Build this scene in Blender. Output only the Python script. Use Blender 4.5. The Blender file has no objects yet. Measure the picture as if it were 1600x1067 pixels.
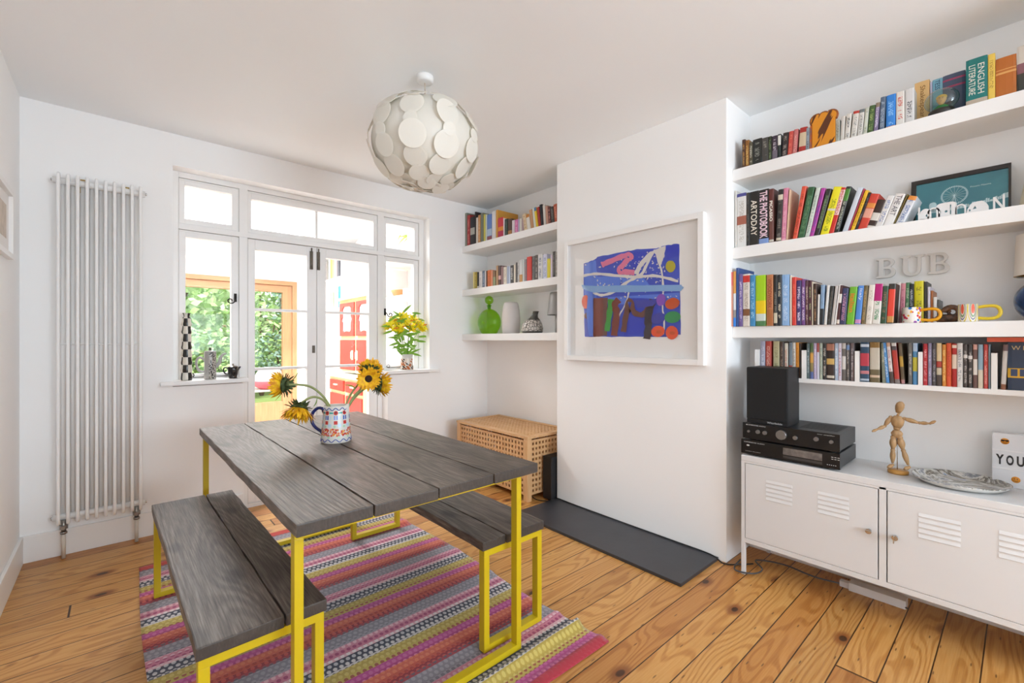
import bpy, bmesh, math, random
from mathutils import Vector, Matrix, Euler
R = math.radians
random.seed(7)
SC = bpy.context.scene
COL = SC.collection
# ---------------------------------------------------------------- camera
FPX, YAW, CYP, CAMH = 700.58, math.radians(41.2057), 531.125, 1.2342
cd = bpy.data.cameras.new('camera'); cam = bpy.data.objects.new('camera', cd); COL.objects.link(cam)
cam.location = (0, 0, CAMH); cam.rotation_euler = (R(90), 0, -YAW)
cd.sensor_width = 36; cd.lens = FPX / 1600 * 36; cd.shift_y = -(533.5 - CYP) / 1600; cd.clip_start = .02; cd.clip_end = 200
SC.camera = cam
# ---------------------------------------------------------------- world, lights, exposure
SC.view_settings.view_transform = 'Standard'; SC.view_settings.look = 'None'
SC.view_settings.gamma = 1; SC.view_settings.use_curve_mapping = False
SC.view_settings.exposure = 0.34
w = bpy.data.worlds.new('sky'); SC.world = w; w.use_nodes = True
bg = w.node_tree.nodes['Background']; bg.inputs[0].default_value = (.93, .97, 1, 1); bg.inputs[1].default_value = 1.6
SC.cycles.max_bounces = 10; SC.cycles.diffuse_bounces = 8; SC.cycles.glossy_bounces = 4; SC.cycles.transmission_bounces = 8
SC.cycles.transparent_max_bounces = 12; SC.cycles.caustics_reflective = False; SC.cycles.caustics_refractive = False
SC.cycles.use_denoising = True; SC.cycles.sample_clamp_indirect = 6

def area(name, loc, rot, sx, sy, power, col=(1, 1, 1), spread=180):
    l = bpy.data.lights.new(name, 'AREA'); l.shape = 'RECTANGLE'; l.size = sx; l.size_y = sy; l.energy = power; l.color = col
    l.spread = R(spread)
    o = bpy.data.objects.new(name, l); COL.objects.link(o); o.location = loc; o.rotation_euler = rot
    return o
# daylight through the street window behind the camera, and through the roof window of the kitchen; plus an added ceiling fill
area('daylight_front_window', (1.28, -3.04, 1.55), (R(90), 0, 0), 1.9, 1.5, 44, (.74, .88, 1.0))
area('added_ceiling_fill', (1.28, -3.03, 1.30), (R(118), 0, 0), 1.9, 1.1, 60, (.71, .86, 1.0))  # extra lamp added at the window, tilted up to brighten the ceiling
area('daylight_roof_window', (1.0, 5.3, 3.05), (0, 0, 0), 1.5, 1.3, 165, (1, 1, 1))
sl = bpy.data.lights.new('sun', 'SUN'); sl.energy = 3.8; sl.angle = R(3); sl.color = (1, .99, .97)
so = bpy.data.objects.new('sun', sl); COL.objects.link(so); so.rotation_euler = (R(28), R(-22), 0)

# ---------------------------------------------------------------- measuring helpers (pixel -> point on a real plane)
def ray(x, y):
    r = (x - 800) / FPX
    return (math.sin(YAW) + r * math.cos(YAW), math.cos(YAW) - r * math.sin(YAW), (CYP - y) / FPX)
def U(x, y, X=None, Y=None, Z=None):
    d = ray(x, y)
    s = X / d[0] if X is not None else Y / d[1] if Y is not None else (Z - CAMH) / d[2]
    return Vector((s * d[0], s * d[1], CAMH + s * d[2]))

# ---------------------------------------------------------------- materials
def hexc(h):
    h = h.lstrip('#'); v = [int(h[i:i + 2], 16) / 255 for i in (0, 2, 4)]
    return tuple(c / 12.92 if c <= .04045 else ((c + .055) / 1.055) ** 2.4 for c in v) + (1,)
_mats = {}
def mat(name, col, rough=.6, metal=0, noise=0, nscale=30, bump=0, bscale=80, **kw):
    if name in _mats: return _mats[name]
    m = bpy.data.materials.new(name); m.use_nodes = True; nt = m.node_tree; p = nt.nodes['Principled BSDF']
    c = hexc(col) if isinstance(col, str) else tuple(col) + ((1,) if len(col) == 3 else ())
    p.inputs['Base Color'].default_value = c; p.inputs['Roughness'].default_value = rough; p.inputs['Metallic'].default_value = metal
    for k, v in kw.items():
        p.inputs[k.replace('_', ' ')].default_value = v
    if noise or bump:
        tc = nt.nodes.new('ShaderNodeTexCoord')
    if noise:
        n = nt.nodes.new('ShaderNodeTexNoise'); n.inputs['Scale'].default_value = nscale; n.inputs['Detail'].default_value = 4
        nt.links.new(tc.outputs['Object'], n.inputs['Vector'])
        mr = nt.nodes.new('ShaderNodeMapRange'); mr.inputs['To Min'].default_value = 1 - noise; mr.inputs['To Max'].default_value = 1 + noise
        nt.links.new(n.outputs['Fac'], mr.inputs['Value'])
        mx = nt.nodes.new('ShaderNodeMix'); mx.data_type = 'RGBA'; mx.blend_type = 'MULTIPLY'; mx.inputs['Factor'].default_value = 1
        mx.inputs['A'].default_value = c; nt.links.new(mr.outputs['Result'], mx.inputs['B']); nt.links.new(mx.outputs['Result'], p.inputs['Base Color'])
    if bump:
        n = nt.nodes.new('ShaderNodeTexNoise'); n.inputs['Scale'].default_value = bscale; n.inputs['Detail'].default_value = 3
        nt.links.new(tc.outputs['Object'], n.inputs['Vector'])
        b = nt.nodes.new('ShaderNodeBump'); b.inputs['Strength'].default_value = bump; b.inputs['Distance'].default_value = .002
        nt.links.new(n.outputs['Fac'], b.inputs['Height']); nt.links.new(b.outputs['Normal'], p.inputs['Normal'])
    _mats[name] = m
    return m
def flat(col, rough=.55): return mat('paint ' + col + ' %.2f' % rough, col, rough)
class NT:
    """small node-tree helper"""
    def __init__(s, name, rough=.6):
        s.m = bpy.data.materials.new(name); s.m.use_nodes = True; s.nt = s.m.node_tree; s.p = s.nt.nodes['Principled BSDF']
        s.p.inputs['Roughness'].default_value = rough; s.tc = s.nt.nodes.new('ShaderNodeTexCoord')
    def n(s, t, **kw):
        o = s.nt.nodes.new('ShaderNode' + t)
        for k, v in kw.items(): setattr(o, k, v)
        return o
    def put(s, sock, v):
        if v is None: return
        if isinstance(v, bpy.types.NodeSocket): s.nt.links.new(v, sock)
        elif isinstance(v, str): sock.default_value = hexc(v)
        else: sock.default_value = v
    def math(s, op, a, b=None, c=None):
        o = s.n('Math', operation=op); s.put(o.inputs[0], a); s.put(o.inputs[1], b)
        if c is not None: s.put(o.inputs[2], c)
        return o.outputs[0]
    def sep(s, v):
        o = s.n('SeparateXYZ'); s.put(o.inputs[0], v); return o.outputs
    def comb(s, x=0.0, y=0.0, z=0.0):
        o = s.n('CombineXYZ'); s.put(o.inputs[0], x); s.put(o.inputs[1], y); s.put(o.inputs[2], z); return o.outputs[0]
    def noise(s, v, scale=5, detail=4, rough=.5, dist=0.0):
        o = s.n('TexNoise'); s.put(o.inputs['Vector'], v); o.inputs['Scale'].default_value = scale; o.inputs['Detail'].default_value = detail
        o.inputs['Roughness'].default_value = rough; o.inputs['Distortion'].default_value = dist; return o.outputs['Fac']
    def white(s, v):
        o = s.n('TexWhiteNoise', noise_dimensions='3D'); s.put(o.inputs['Vector'], v); return o.outputs
    def voro(s, v, scale=5, feature='F1', dim='3D'):
        o = s.n('TexVoronoi', feature=feature, voronoi_dimensions=dim); s.put(o.inputs['Vector'], v); o.inputs['Scale'].default_value = scale; return o.outputs
    def mix(s, f, a, b, mode='MIX'):
        o = s.n('Mix', data_type='RGBA', blend_type=mode); s.put(o.inputs['Factor'], f); s.put(o.inputs['A'], a); s.put(o.inputs['B'], b); return o.outputs['Result']
    def ramp(s, f, stops, interp='LINEAR'):
        o = s.n('ValToRGB'); s.put(o.inputs[0], f); cr = o.color_ramp; cr.interpolation = interp
        while len(cr.elements) < len(stops): cr.elements.new(.5)
        for e, (p, c) in zip(cr.elements, stops):
            e.position = p; e.color = hexc(c) if isinstance(c, str) else c
        return o.outputs[0]
    def step(s, f, a, b):
        o = s.n('MapRange', interpolation_type='SMOOTHSTEP'); s.put(o.inputs[0], f); o.inputs[1].default_value = a; o.inputs[2].default_value = b
        return o.outputs[0]
    def bump(s, h, st=.3, dist=.002):
        o = s.n('Bump'); s.put(o.inputs['Height'], h); o.inputs['Strength'].default_value = st; o.inputs['Distance'].default_value = dist
        s.nt.links.new(o.outputs[0], s.p.inputs['Normal'])
    def base(s, c): s.put(s.p.inputs['Base Color'], c)

def floor_material():
    k = NT('pine floorboards', .36); x, y, z = k.sep(k.tc.outputs['Object'])
    yb = k.math('DIVIDE', k.math('SUBTRACT', y, .105 - .1225 * 40), .1225)
    idx = k.math('FLOOR', yb); fr = k.math('FRACT', yb)
    rnd = k.white(k.comb(idx, 3.1, 0.0))[0]; rnd2 = k.white(k.comb(idx, 9.7, 2.0))[0]
    # butt joints
    xj = k.math('DIVIDE', k.math('ADD', x, k.math('MULTIPLY', rnd, 5.3)), 5.4)
    jf = k.math('FRACT', xj); jid = k.math('FLOOR', xj)
    rb = k.white(k.comb(idx, jid, 5.0))[0]
    off = k.math('MULTIPLY', rb, 17.0)
    # cathedral grain: distorted bands
    n1 = k.noise(k.comb(k.math('MULTIPLY', x, 1.5), k.math('ADD', k.math('MULTIPLY', y, 8.0), off), off), 1.0, 1, .4)
    rings = k.math('SINE', k.math('ADD', k.math('MULTIPLY', n1, 75.0), k.math('MULTIPLY', y, 160.0)))
    fine = k.noise(k.comb(k.math('MULTIPLY', x, 5.0), k.math('MULTIPLY', y, 190.0), off), 1.0, 3, .6)
    big = k.noise(k.comb(x, y, 0.0), 1.2, 2)
    g = k.math('ADD', k.math('MULTIPLY', k.step(rings, -.2, 1.0), .26), k.math('MULTIPLY', fine, .55))
    c = k.ramp(g, [(0.0, '#dcb274'), (.32, '#cb9a58'), (.6, '#b47f40'), (1.0, '#8a5826')])
    tone = k.ramp(rb, [(0.0, '#e0d4c6'), (.4, '#fff4e6'), (.75, '#ffffff'), (.93, '#ecd2b8'), (1, '#c9a68c')])
    c = k.mix(.75, c, tone, 'MULTIPLY')
    c = k.mix(k.math('MULTIPLY', big, .22), c, '#b9802f', 'MULTIPLY')
    # knots
    kv = k.voro(k.comb(k.math('MULTIPLY', x, 2.6), k.math('ADD', k.math('MULTIPLY', y, 4.6), off), 0.0), 1.0, 'F1', '2D')
    kr = k.sep(kv['Color'])[0]
    kd = k.math('ADD', kv['Distance'], k.math('MULTIPLY', k.math('SUBTRACT', 1.0, k.step(kr, .42, .52)), .6))
    c = k.mix(k.math('SUBTRACT', 1.0, k.step(kd, .08, .20)), c, '#8a5226')
    c = k.mix(k.math('MULTIPLY', k.math('SUBTRACT', 1.0, k.step(kd, .045, .075)), .9), c, '#3a2417')
    # nail marks
    nv = k.voro(k.comb(k.math('MULTIPLY', x, 3.0), k.math('MULTIPLY', y, 16.0), 4.0), 1.0, 'F1', '2D')['Distance']
    c = k.mix(k.math('MULTIPLY', k.math('SUBTRACT', 1.0, k.step(nv, .02, .055)), .7), c, '#4a3020')
    gap = k.math('MINIMUM', fr, k.math('SUBTRACT', 1.0, fr))
    gm = k.math('SUBTRACT', 1.0, k.step(gap, .008, .026))
    jg = k.math('SUBTRACT', 1.0, k.step(k.math('MINIMUM', jf, k.math('SUBTRACT', 1.0, jf)), .0003, .0011))
    gm = k.math('MAXIMUM', gm, jg)
    c = k.mix(gm, c, '#38210f')
    k.base(c)
    k.bump(k.math('SUBTRACT', k.math('MULTIPLY', fine, .12), gm), .5, .003)
    k.put(k.p.inputs['Roughness'], k.math('ADD', .3, k.math('MULTIPLY', fine, .2)))
    return k.m

def dark_wood(name, off=0.0, axis=1):
    """grey-brown stained scaffold board, grain along local y"""
    k = NT(name, .5); x, y, z = k.sep(k.tc.outputs['Object'])
    a = k.math('ADD', x, off)
    n1 = k.noise(k.comb(k.math('MULTIPLY', a, 6.5), k.math('MULTIPLY', y, .95), k.math('MULTIPLY', z, 5.0)), 1.0, 1, .4)
    rings = k.math('SINE', k.math('ADD', k.math('MULTIPLY', n1, 110.0), k.math('MULTIPLY', a, 170.0)))
    fine = k.noise(k.comb(k.math('MULTIPLY', a, 240.0), k.math('MULTIPLY', y, 7.0), k.math('MULTIPLY', z, 80.0)), 1.0, 4, .65)
    big = k.noise(k.comb(k.math('MULTIPLY', a, 5.0), k.math('MULTIPLY', y, 1.6), off), 1.0, 4, .6, .5)
    g = k.math('ADD', k.math('ADD', k.math('MULTIPLY', k.step(rings, -1, 1), .09), k.math('MULTIPLY', fine, .62)), k.math('MULTIPLY', big, .42))
    c = k.ramp(g, [(.30, '#2f2823'), (.47, '#4a4039'), (.60, '#62574e'), (.82, '#8d8279')])
    kv = k.voro(k.comb(k.math('MULTIPLY', a, 5.0), k.math('MULTIPLY', y, 2.2), off), 1.0, 'F1', '2D')['Distance']
    c = k.mix(k.math('MULTIPLY', k.math('SUBTRACT', 1.0, k.step(kv, .05, .17)), .7), c, '#2c2420')
    ny = k.sep(k.tc.outputs['Normal'])[1]; c = k.mix(k.math('MULTIPLY', k.step(k.math('ABSOLUTE', ny), .6, .9), .8), c, '#37322f')  # end faces darker: stained end grain, with shade also put into the colour
    k.base(c); k.bump(k.math('ADD', k.math('MULTIPLY', fine, .7), k.math('MULTIPLY', rings, .2)), .45, .0015)
    k.put(k.p.inputs['Roughness'], k.math('SUBTRACT', .62, k.math('MULTIPLY', fine, .3)))
    return k.m

def light_wood(name, c0, c1, axis='y', scale=1.0, rough=.5):
    k = NT(name, rough); x, y, z = k.sep(k.tc.outputs['Object'])
    o = {'x': x, 'y': y, 'z': z}
    l = o[axis]; a, b = [o[q] for q in 'xyz' if q != axis]
    f = k.noise(k.comb(k.math('MULTIPLY', l, 5.0 * scale), k.math('MULTIPLY', a, 70.0 * scale), k.math('MULTIPLY', b, 70.0 * scale)), 1.0, 3, .6)
    k.base(k.ramp(f, [(.3, c0), (.7, c1)])); return k.m

def rug_material():
    k = NT('striped woven cotton', .95); x, y, z = k.sep(k.tc.outputs['Object'])   # local y runs 0 (far edge) .. -2.02
    P = .405
    ph = k.math('FRACT', k.math('DIVIDE', k.math('SUBTRACT', k.math('MULTIPLY', y, -1.0), .06), P))
    # base colours and thread colours over one repeat
    A = [(0, '#8d8993'), (.13, '#a39ea8'), (.17, '#d58ca0'), (.23, '#cf7f96'), (.30, '#e3b6c0'), (.34, '#3a3f50'), (.42, '#474b5a'), (.47, '#d8d3cf'),
         (.50, '#b9a24b'), (.60, '#c2ac54'), (.655, '#bb4a8e'), (.73, '#a93a7b'), (.76, '#d0644e'), (.85, '#c4543f'), (.91, '#8e2432'), (.955, '#a5404a')]
    Bc = [(0, '#a9a5ae'), (.13, '#77727e'), (.17, '#ecc3ce'), (.23, '#a23d6d'), (.30, '#efe6e6'), (.34, '#cfccd0'), (.42, '#e6e2e0'), (.47, '#44485a'),
          (.50, '#d3c06c'), (.60, '#9a3a3a'), (.655, '#cc6aa2'), (.73, '#e07fa8'), (.76, '#dd7d5c'), (.85, '#a8352f'), (.91, '#d0564a'), (.955, '#5f5a66')]
    a = k.ramp(ph, A, 'CONSTANT'); b = k.ramp(ph, Bc, 'CONSTANT')
    # little hexagon / dot lattice
    s1 = 6.2832 / .020; s2 = 6.2832 / .026
    q = k.math('ADD', k.math('COSINE', k.math('MULTIPLY', y, s2)),
               k.math('ADD', k.math('COSINE', k.math('ADD', k.math('MULTIPLY', x, s1 * .866), k.math('MULTIPLY', y, s2 * .5))),
                      k.math('COSINE', k.math('SUBTRACT', k.math('MULTIPLY', x, s1 * .866), k.math('MULTIPLY', y, s2 * .5)))))
    n = k.noise(k.tc.outputs['Object'], 150, 2)
    f = k.step(k.math('ADD', q, k.math('MULTIPLY', n, .9)), .2, .8)
    c = k.mix(k.math('MULTIPLY', f, .85), a, b)
    n2 = k.noise(k.tc.outputs['Object'], 420, 2)
    c = k.mix(.35, c, k.ramp(n2, [(.3, '#9a9a9a'), (.7, '#ffffff')]), 'MULTIPLY')
    edge = k.step(k.math('MULTIPLY', y, -1.0), .047, .052)
    c = k.mix(edge, '#b93a34', c)
    e2 = k.step(k.math('MULTIPLY', y, -1.0), 1.985, 1.99)
    c = k.mix(e2, c, '#a52d3b')
    k.base(c); k.bump(k.math('ADD', f, n2), .6, .0015)
    k.p.inputs['Sheen Weight'].default_value = .2
    return k.m

def lettering(base, ink):
    nm = 'spine %s %s' % (base, ink)
    if nm in _mats: return _mats[nm]
    k = NT(nm, .45)
    gx, gy, gz = k.sep(k.tc.outputs['Generated']); x, y, z = k.sep(k.tc.outputs['Object'])
    oi = k.n('ObjectInfo').outputs['Random']
    cell = k.white(k.comb(k.math('FLOOR', k.math('MULTIPLY', z, 420.0)), k.math('FLOOR', k.math('MULTIPLY', gy, 9.0)), oi))[0]
    word = k.noise(k.comb(k.math('MULTIPLY', oi, 50.0), 0.0, k.math('MULTIPLY', z, 34.0)), 1.0, 1)
    m = k.math('MULTIPLY', k.math('GREATER_THAN', cell, .48), k.math('GREATER_THAN', word, .43))
    m = k.math('MULTIPLY', m, k.math('MULTIPLY', k.math('GREATER_THAN', gy, .24), k.math('LESS_THAN', gy, .76)))
    k.base(k.mix(k.math('MULTIPLY', m, .85), base, ink))
    _mats[nm] = k.m
    return k.m

def glass_mat(name, tint=(1, 1, 1), refl=1.0):
    if name in _mats: return _mats[name]
    m = bpy.data.materials.new(name); m.use_nodes = True; nt = m.node_tree; nt.nodes.clear()
    out = nt.nodes.new('ShaderNodeOutputMaterial'); t = nt.nodes.new('ShaderNodeBsdfTransparent'); g = nt.nodes.new('ShaderNodeBsdfGlossy')
    t.inputs[0].default_value = tuple(tint) + (1,); g.inputs['Roughness'].default_value = .02
    lw = nt.nodes.new('ShaderNodeLayerWeight'); lw.inputs['Blend'].default_value = .5
    pw = nt.nodes.new('ShaderNodeMath'); pw.operation = 'POWER'; pw.inputs[1].default_value = 4; nt.links.new(lw.outputs['Facing'], pw.inputs[0])
    mu = nt.nodes.new('ShaderNodeMath'); mu.operation = 'MULTIPLY_ADD'; mu.inputs[1].default_value = .6 * refl; mu.inputs[2].default_value = .025 * refl; nt.links.new(pw.outputs[0], mu.inputs[0])
    mx = nt.nodes.new('ShaderNodeMixShader'); nt.links.new(mu.outputs[0], mx.inputs[0]); nt.links.new(t.outputs[0], mx.inputs[1]); nt.links.new(g.outputs[0], mx.inputs[2])
    nt.links.new(mx.outputs[0], out.inputs[0]); _mats[name] = m
    return m

WALL = mat('warm white wall paint', (.905, .903, .898), .75, bump=.12, bscale=60)
CEIL = mat('ceiling paint', (.90, .918, .93), .85)
TRIM = mat('white gloss trim', (.86, .855, .845), .4)
SHELFW = mat('white shelf paint', (.85, .845, .835), .4)
WHITEM = mat('white lacquered metal', (.68, .675, .675), .35)
YEL = mat('yellow powder coat', (.57, .42, .008), .38, noise=.06, nscale=14)
BLACK = mat('black plastic', '#141416', .45)
BLACKM = mat('black textured metal', '#1b1b1d', .5, bump=.2, bscale=900)
CHROME = mat('polished metal', '#cfcfcf', .18, 1)
IRON = mat('black iron', '#2a2624', .5, .6)

# ---------------------------------------------------------------- mesh helpers
class B:
    def __init__(s): s.bm = bmesh.new()
    def face(s, vs, mi=0):
        f = s.bm.faces.new(vs); f.material_index = mi; return f
    def box(s, x0, x1, y0, y1, z0, z1, mi=0, M=None):
        P = [Vector((x, y, z)) for z in (z0, z1) for y in (y0, y1) for x in (x0, x1)]
        if M: P = [M @ p for p in P]
        v = [s.bm.verts.new(p) for p in P]
        for q in ((0, 2, 3, 1), (4, 5, 7, 6), (0, 1, 5, 4), (2, 6, 7, 3), (1, 3, 7, 5), (0, 4, 6, 2)): s.face([v[i] for i in q], mi)
        return v
    def prism(s, pts, axis, a, b, mi=0, M=None):
        """extrude a closed 2D polygon along axis from a to b"""
        def mk(p, t):
            q = {'x': (t, p[0], p[1]), 'y': (p[0], t, p[1]), 'z': (p[0], p[1], t)}[axis]
            q = Vector(q); return M @ q if M else q
        lo = [s.bm.verts.new(mk(p, a)) for p in pts]; hi = [s.bm.verts.new(mk(p, b)) for p in pts]
        n = len(pts)
        s.face(lo, mi); s.face(hi[::-1], mi)
        for i in range(n): s.face([lo[i], hi[i], hi[(i + 1) % n], lo[(i + 1) % n]], mi)
    def lathe(s, prof, c=(0, 0, 0), seg=32, mi=0, sx=1, sy=1, M=None, bands=None, smooth=True):
        rings = []
        for r, z in prof:
            if r < 1e-6: rings.append([s.bm.verts.new(s._t(Vector((c[0], c[1], c[2] + z)), M))])
            else: rings.append([s.bm.verts.new(s._t(Vector((c[0] + r * sx * math.cos(2 * math.pi * i / seg), c[1] + r * sy * math.sin(2 * math.pi * i / seg), c[2] + z)), M)) for i in range(seg)])
        for j in range(len(rings) - 1):
            a, b = rings[j], rings[j + 1]
            for i in range(seg):
                k = (i + 1) % seg; m = bands(j, i) if bands else mi
                if len(a) == 1 and len(b) == 1: continue
                if len(a) == 1: f = s.face([a[0], b[k], b[i]], m)
                elif len(b) == 1: f = s.face([a[i], a[k], b[0]], m)
                else: f = s.face([a[i], a[k], b[k], b[i]], m)
                f.smooth = smooth
    def _t(s, p, M): return M @ p if M else p
    def tube(s, pts, rad, seg=8, mi=0, closed=False, M=None, cap=True):
        pts = [Vector(p) for p in pts]; n = len(pts); rings = []
        up = None
        for i, p in enumerate(pts):
            a = pts[(i - 1) % n] if (closed or i > 0) else p; b = pts[(i + 1) % n] if (closed or i < n - 1) else p
            t = (b - a).normalized()
            if up is None:
                up = t.orthogonal().normalized()
            else:
                up = (up - t * up.dot(t))
                up = up.normalized() if up.length > 1e-6 else t.orthogonal().normalized()
            sd = t.cross(up); r = rad[i] if isinstance(rad, (list, tuple)) else rad
            rings.append([s.bm.verts.new(s._t(p + (up * math.cos(2 * math.pi * j / seg) + sd * math.sin(2 * math.pi * j / seg)) * r, M)) for j in range(seg)])
        for i in range(n if closed else n - 1):
            a, b = rings[i], rings[(i + 1) % n]
            for j in range(seg):
                f = s.face([a[j], a[(j + 1) % seg], b[(j + 1) % seg], b[j]], mi); f.smooth = True
        if cap and not closed: s.face(rings[0][::-1], mi); s.face(rings[-1], mi)
    def cyl(s, p0, p1, r, seg=20, mi=0, r2=None): s.tube([p0, p1], [r, r if r2 is None else r2], seg, mi)
    def ball(s, c, rx, ry=None, rz=None, seg=16, mi=0, M=None):
        ry = ry or rx; rz = rz or rx
        prof = [(max(0, math.sin(math.pi * i / (seg // 2))) if 0 < i < seg // 2 else 0, -math.cos(math.pi * i / (seg // 2)) * rz) for i in range(seg // 2 + 1)]
        s.lathe([(r, z) for r, z in prof], c, seg, mi, rx, ry, M)
    def add_mesh(s, me, M, mi=0):
        vs = [s.bm.verts.new(M @ v.co) for v in me.vertices]
        for p in me.polygons:
            try: s.face([vs[i] for i in p.vertices], mi)
            except ValueError: pass
    def obj(s, name, mats, parent=None, loc=None, rot=None, bevel=0, smooth=False, subd=0, **props):
        me = bpy.data.meshes.new(name); bmesh.ops.recalc_face_normals(s.bm, faces=s.bm.faces[:]) if props.pop('recalc', True) else None
        if bevel:
            bmesh.ops.bevel(s.bm, geom=[e for e in s.bm.edges if len(e.link_faces) == 2 and e.calc_face_angle(0) > .6], offset=bevel, segments=2, affect='EDGES', profile=.7)
        if smooth:
            for f in s.bm.faces: f.smooth = True
        s.bm.to_mesh(me); s.bm.free()
        for m in (mats if isinstance(mats, (list, tuple)) else [mats]): me.materials.append(m)
        o = bpy.data.objects.new(name, me); COL.objects.link(o)
        if loc is not None: o.location = loc
        if rot is not None: o.rotation_euler = rot
        if subd: md = o.modifiers.new('subdivision', 'SUBSURF'); md.levels = md.render_levels = subd
        world = props.pop('world', False)
        if parent:
            o.parent = parent
            if world: o.matrix_parent_inverse = basis(parent).inverted()
        for k_, v in props.items(): o[k_] = v
        return o
def basis(o):
    M = Matrix.LocRotScale(o.location, o.rotation_euler, o.scale)
    if o.parent: M = basis(o.parent) @ o.matrix_parent_inverse @ M
    return M
def part(name, b, mats, root, **kw):       # a part modelled in room coordinates
    return b.obj(name, mats, root, world=True, **kw)
def thing(name, label, cat, loc=(0, 0, 0), rz=0, group=None):
    o = bpy.data.objects.new(name, None); COL.objects.link(o); o.location = loc; o.rotation_euler = (0, 0, rz); o.empty_display_size = .05
    o['label'] = label; o['category'] = cat
    if group: o['group'] = group
    return o
def struct(name, b, mats, parent=None, **kw):
    o = b.obj(name, mats, parent, **kw)
    if not parent: o['kind'] = 'structure'
    return o
def sroot(name, loc=(0, 0, 0)):
    o = bpy.data.objects.new(name, None); COL.objects.link(o); o.location = loc; o['kind'] = 'structure'; return o
def curve_mesh(loops, depth, bev=0):
    cu = bpy.data.curves.new('c', 'CURVE'); cu.dimensions = '2D'; cu.fill_mode = 'BOTH'; cu.extrude = depth / 2; cu.bevel_depth = bev
    for lp in loops:
        sp = cu.splines.new('POLY'); sp.points.add(len(lp) - 1)
        for q, p in zip(sp.points, lp): q.co = (p[0], p[1], 0, 1)
        sp.use_cyclic_u = True
    o = bpy.data.objects.new('c', cu); COL.objects.link(o)
    me = bpy.data.meshes.new_from_object(o.evaluated_get(bpy.context.evaluated_depsgraph_get())); bpy.data.objects.remove(o); bpy.data.curves.remove(cu)
    return me
def text_mesh(s, depth=.001, offset=0):
    cu = bpy.data.curves.new('t', 'FONT'); cu.body = s; cu.extrude = depth / 2; cu.offset = offset; cu.resolution_u = 3
    o = bpy.data.objects.new('t', cu); COL.objects.link(o)
    me = bpy.data.meshes.new_from_object(o.evaluated_get(bpy.context.evaluated_depsgraph_get())); bpy.data.objects.remove(o); bpy.data.curves.remove(cu)
    return me
def fit_text(b, s, org, du, dv, w, h, depth=.0008, mi=0, offset=0.0):
    """text centred on org, baseline along unit du, up along unit dv, fitted to w x h"""
    me = text_mesh(s, 1, offset); xs = [v.co.x for v in me.vertices]; ys = [v.co.y for v in me.vertices]
    if not xs: return
    cx, cy = (min(xs) + max(xs)) / 2, (min(ys) + max(ys)) / 2; sx = w / max(1e-6, max(xs) - min(xs)); sy = h / max(1e-6, max(ys) - min(ys))
    du, dv = Vector(du), Vector(dv); dn = du.cross(dv)
    M = Matrix.Translation(org) @ Matrix((du, dv, dn)).transposed().to_4x4() @ Matrix.Diagonal((sx, sy, depth, 1)) @ Matrix.Translation((-cx, -cy, 0))
    b.add_mesh(me, M, mi); bpy.data.meshes.remove(me)
def arc(cx, cy, r, a0, a1, n=12, ry=None): return [(cx + r * math.cos(R(a0 + (a1 - a0) * i / n)), cy + (ry or r) * math.sin(R(a0 + (a1 - a0) * i / n))) for i in range(n + 1)]
def smooth_path(P, n=6):
    P = [Vector(p) for p in P]; out = []
    for i in range(len(P) - 1):
        p0 = P[max(0, i - 1)]; p1 = P[i]; p2 = P[i + 1]; p3 = P[min(len(P) - 1, i + 2)]
        for j in range(n):
            t = j / n; out.append(.5 * ((2 * p1) + (p2 - p0) * t + (2 * p0 - 5 * p1 + 4 * p2 - p3) * t * t + (3 * p1 - p0 - 3 * p2 + p3) * t ** 3))
    out.append(P[-1]); return out
# ================================================================ the room
XL, XA, XC, YB, YF, YN, ZC = -.414, 2.853, 2.527, 3.647, 2.362, 1.085, 2.577
YFR, YP = -3.0, -.26             # front wall, near end of the right-hand alcove
EY0, EY1, EXL, EXR = 3.86, 6.95, -.9, 2.42
b = B(); b.box(XL - .15, XA + .2, YFR - .12, 3.86, -.06, 0); struct('floor', b, floor_material())
b = B(); b.box(XL - .15, XA + .2, YFR - .12, 3.86, ZC, ZC + .12); struct('ceiling', b, CEIL)
b = B(); b.box(XL - .15, XL, YFR - .12, YB, 0, ZC); struct('wall_left', b, WALL)
b = B()   # back wall with the window / french door opening (recess 0.11 m)
b.box(XL - .15, .261, YB, 3.86, 0, ZC); b.box(2.172, XA + .2, YB, 3.86, 0, ZC); b.box(.261, 2.172, YB, 3.86, 2.372, ZC)
b.box(.261, .665, YB, 3.86, 0, .93); b.box(1.755, 2.172, YB, 3.86, 0, .93)
struct('wall_back', b, WALL)
b = B(); b.box(XA, XA + .2, YFR - .12, YB, 0, ZC); struct('wall_right', b, WALL)
b = B(); b.box(XC, XA, YN, YF, 0, ZC); struct('wall_chimney', b, WALL, bevel=.004)
b = B(); b.box(2.45, XA, -1.7, YP, 0, ZC); struct('wall_pier', b, WALL)
b = B(); b.box(XL, .3, YFR - .12, YFR, 0, ZC); b.box(2.25, XA, YFR - .12, YFR, 0, ZC); b.box(.3, 2.25, YFR - .12, YFR, 0, .7); b.box(.3, 2.25, YFR - .12, YFR, 2.35, ZC)
struct('wall_front', b, WALL)
w2 = sroot('window_2', (0, YFR, 0)); b = B()
for x in (.3, .93, 1.58, 2.2): b.box(x, x + .05, YFR - .07, YFR - .02, .7, 2.35)
for z in (.7, 1.75, 2.3): b.box(.3, 2.25, YFR - .07, YFR - .02, z, z + .05)
part('frame', b, TRIM, w2)
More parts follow.
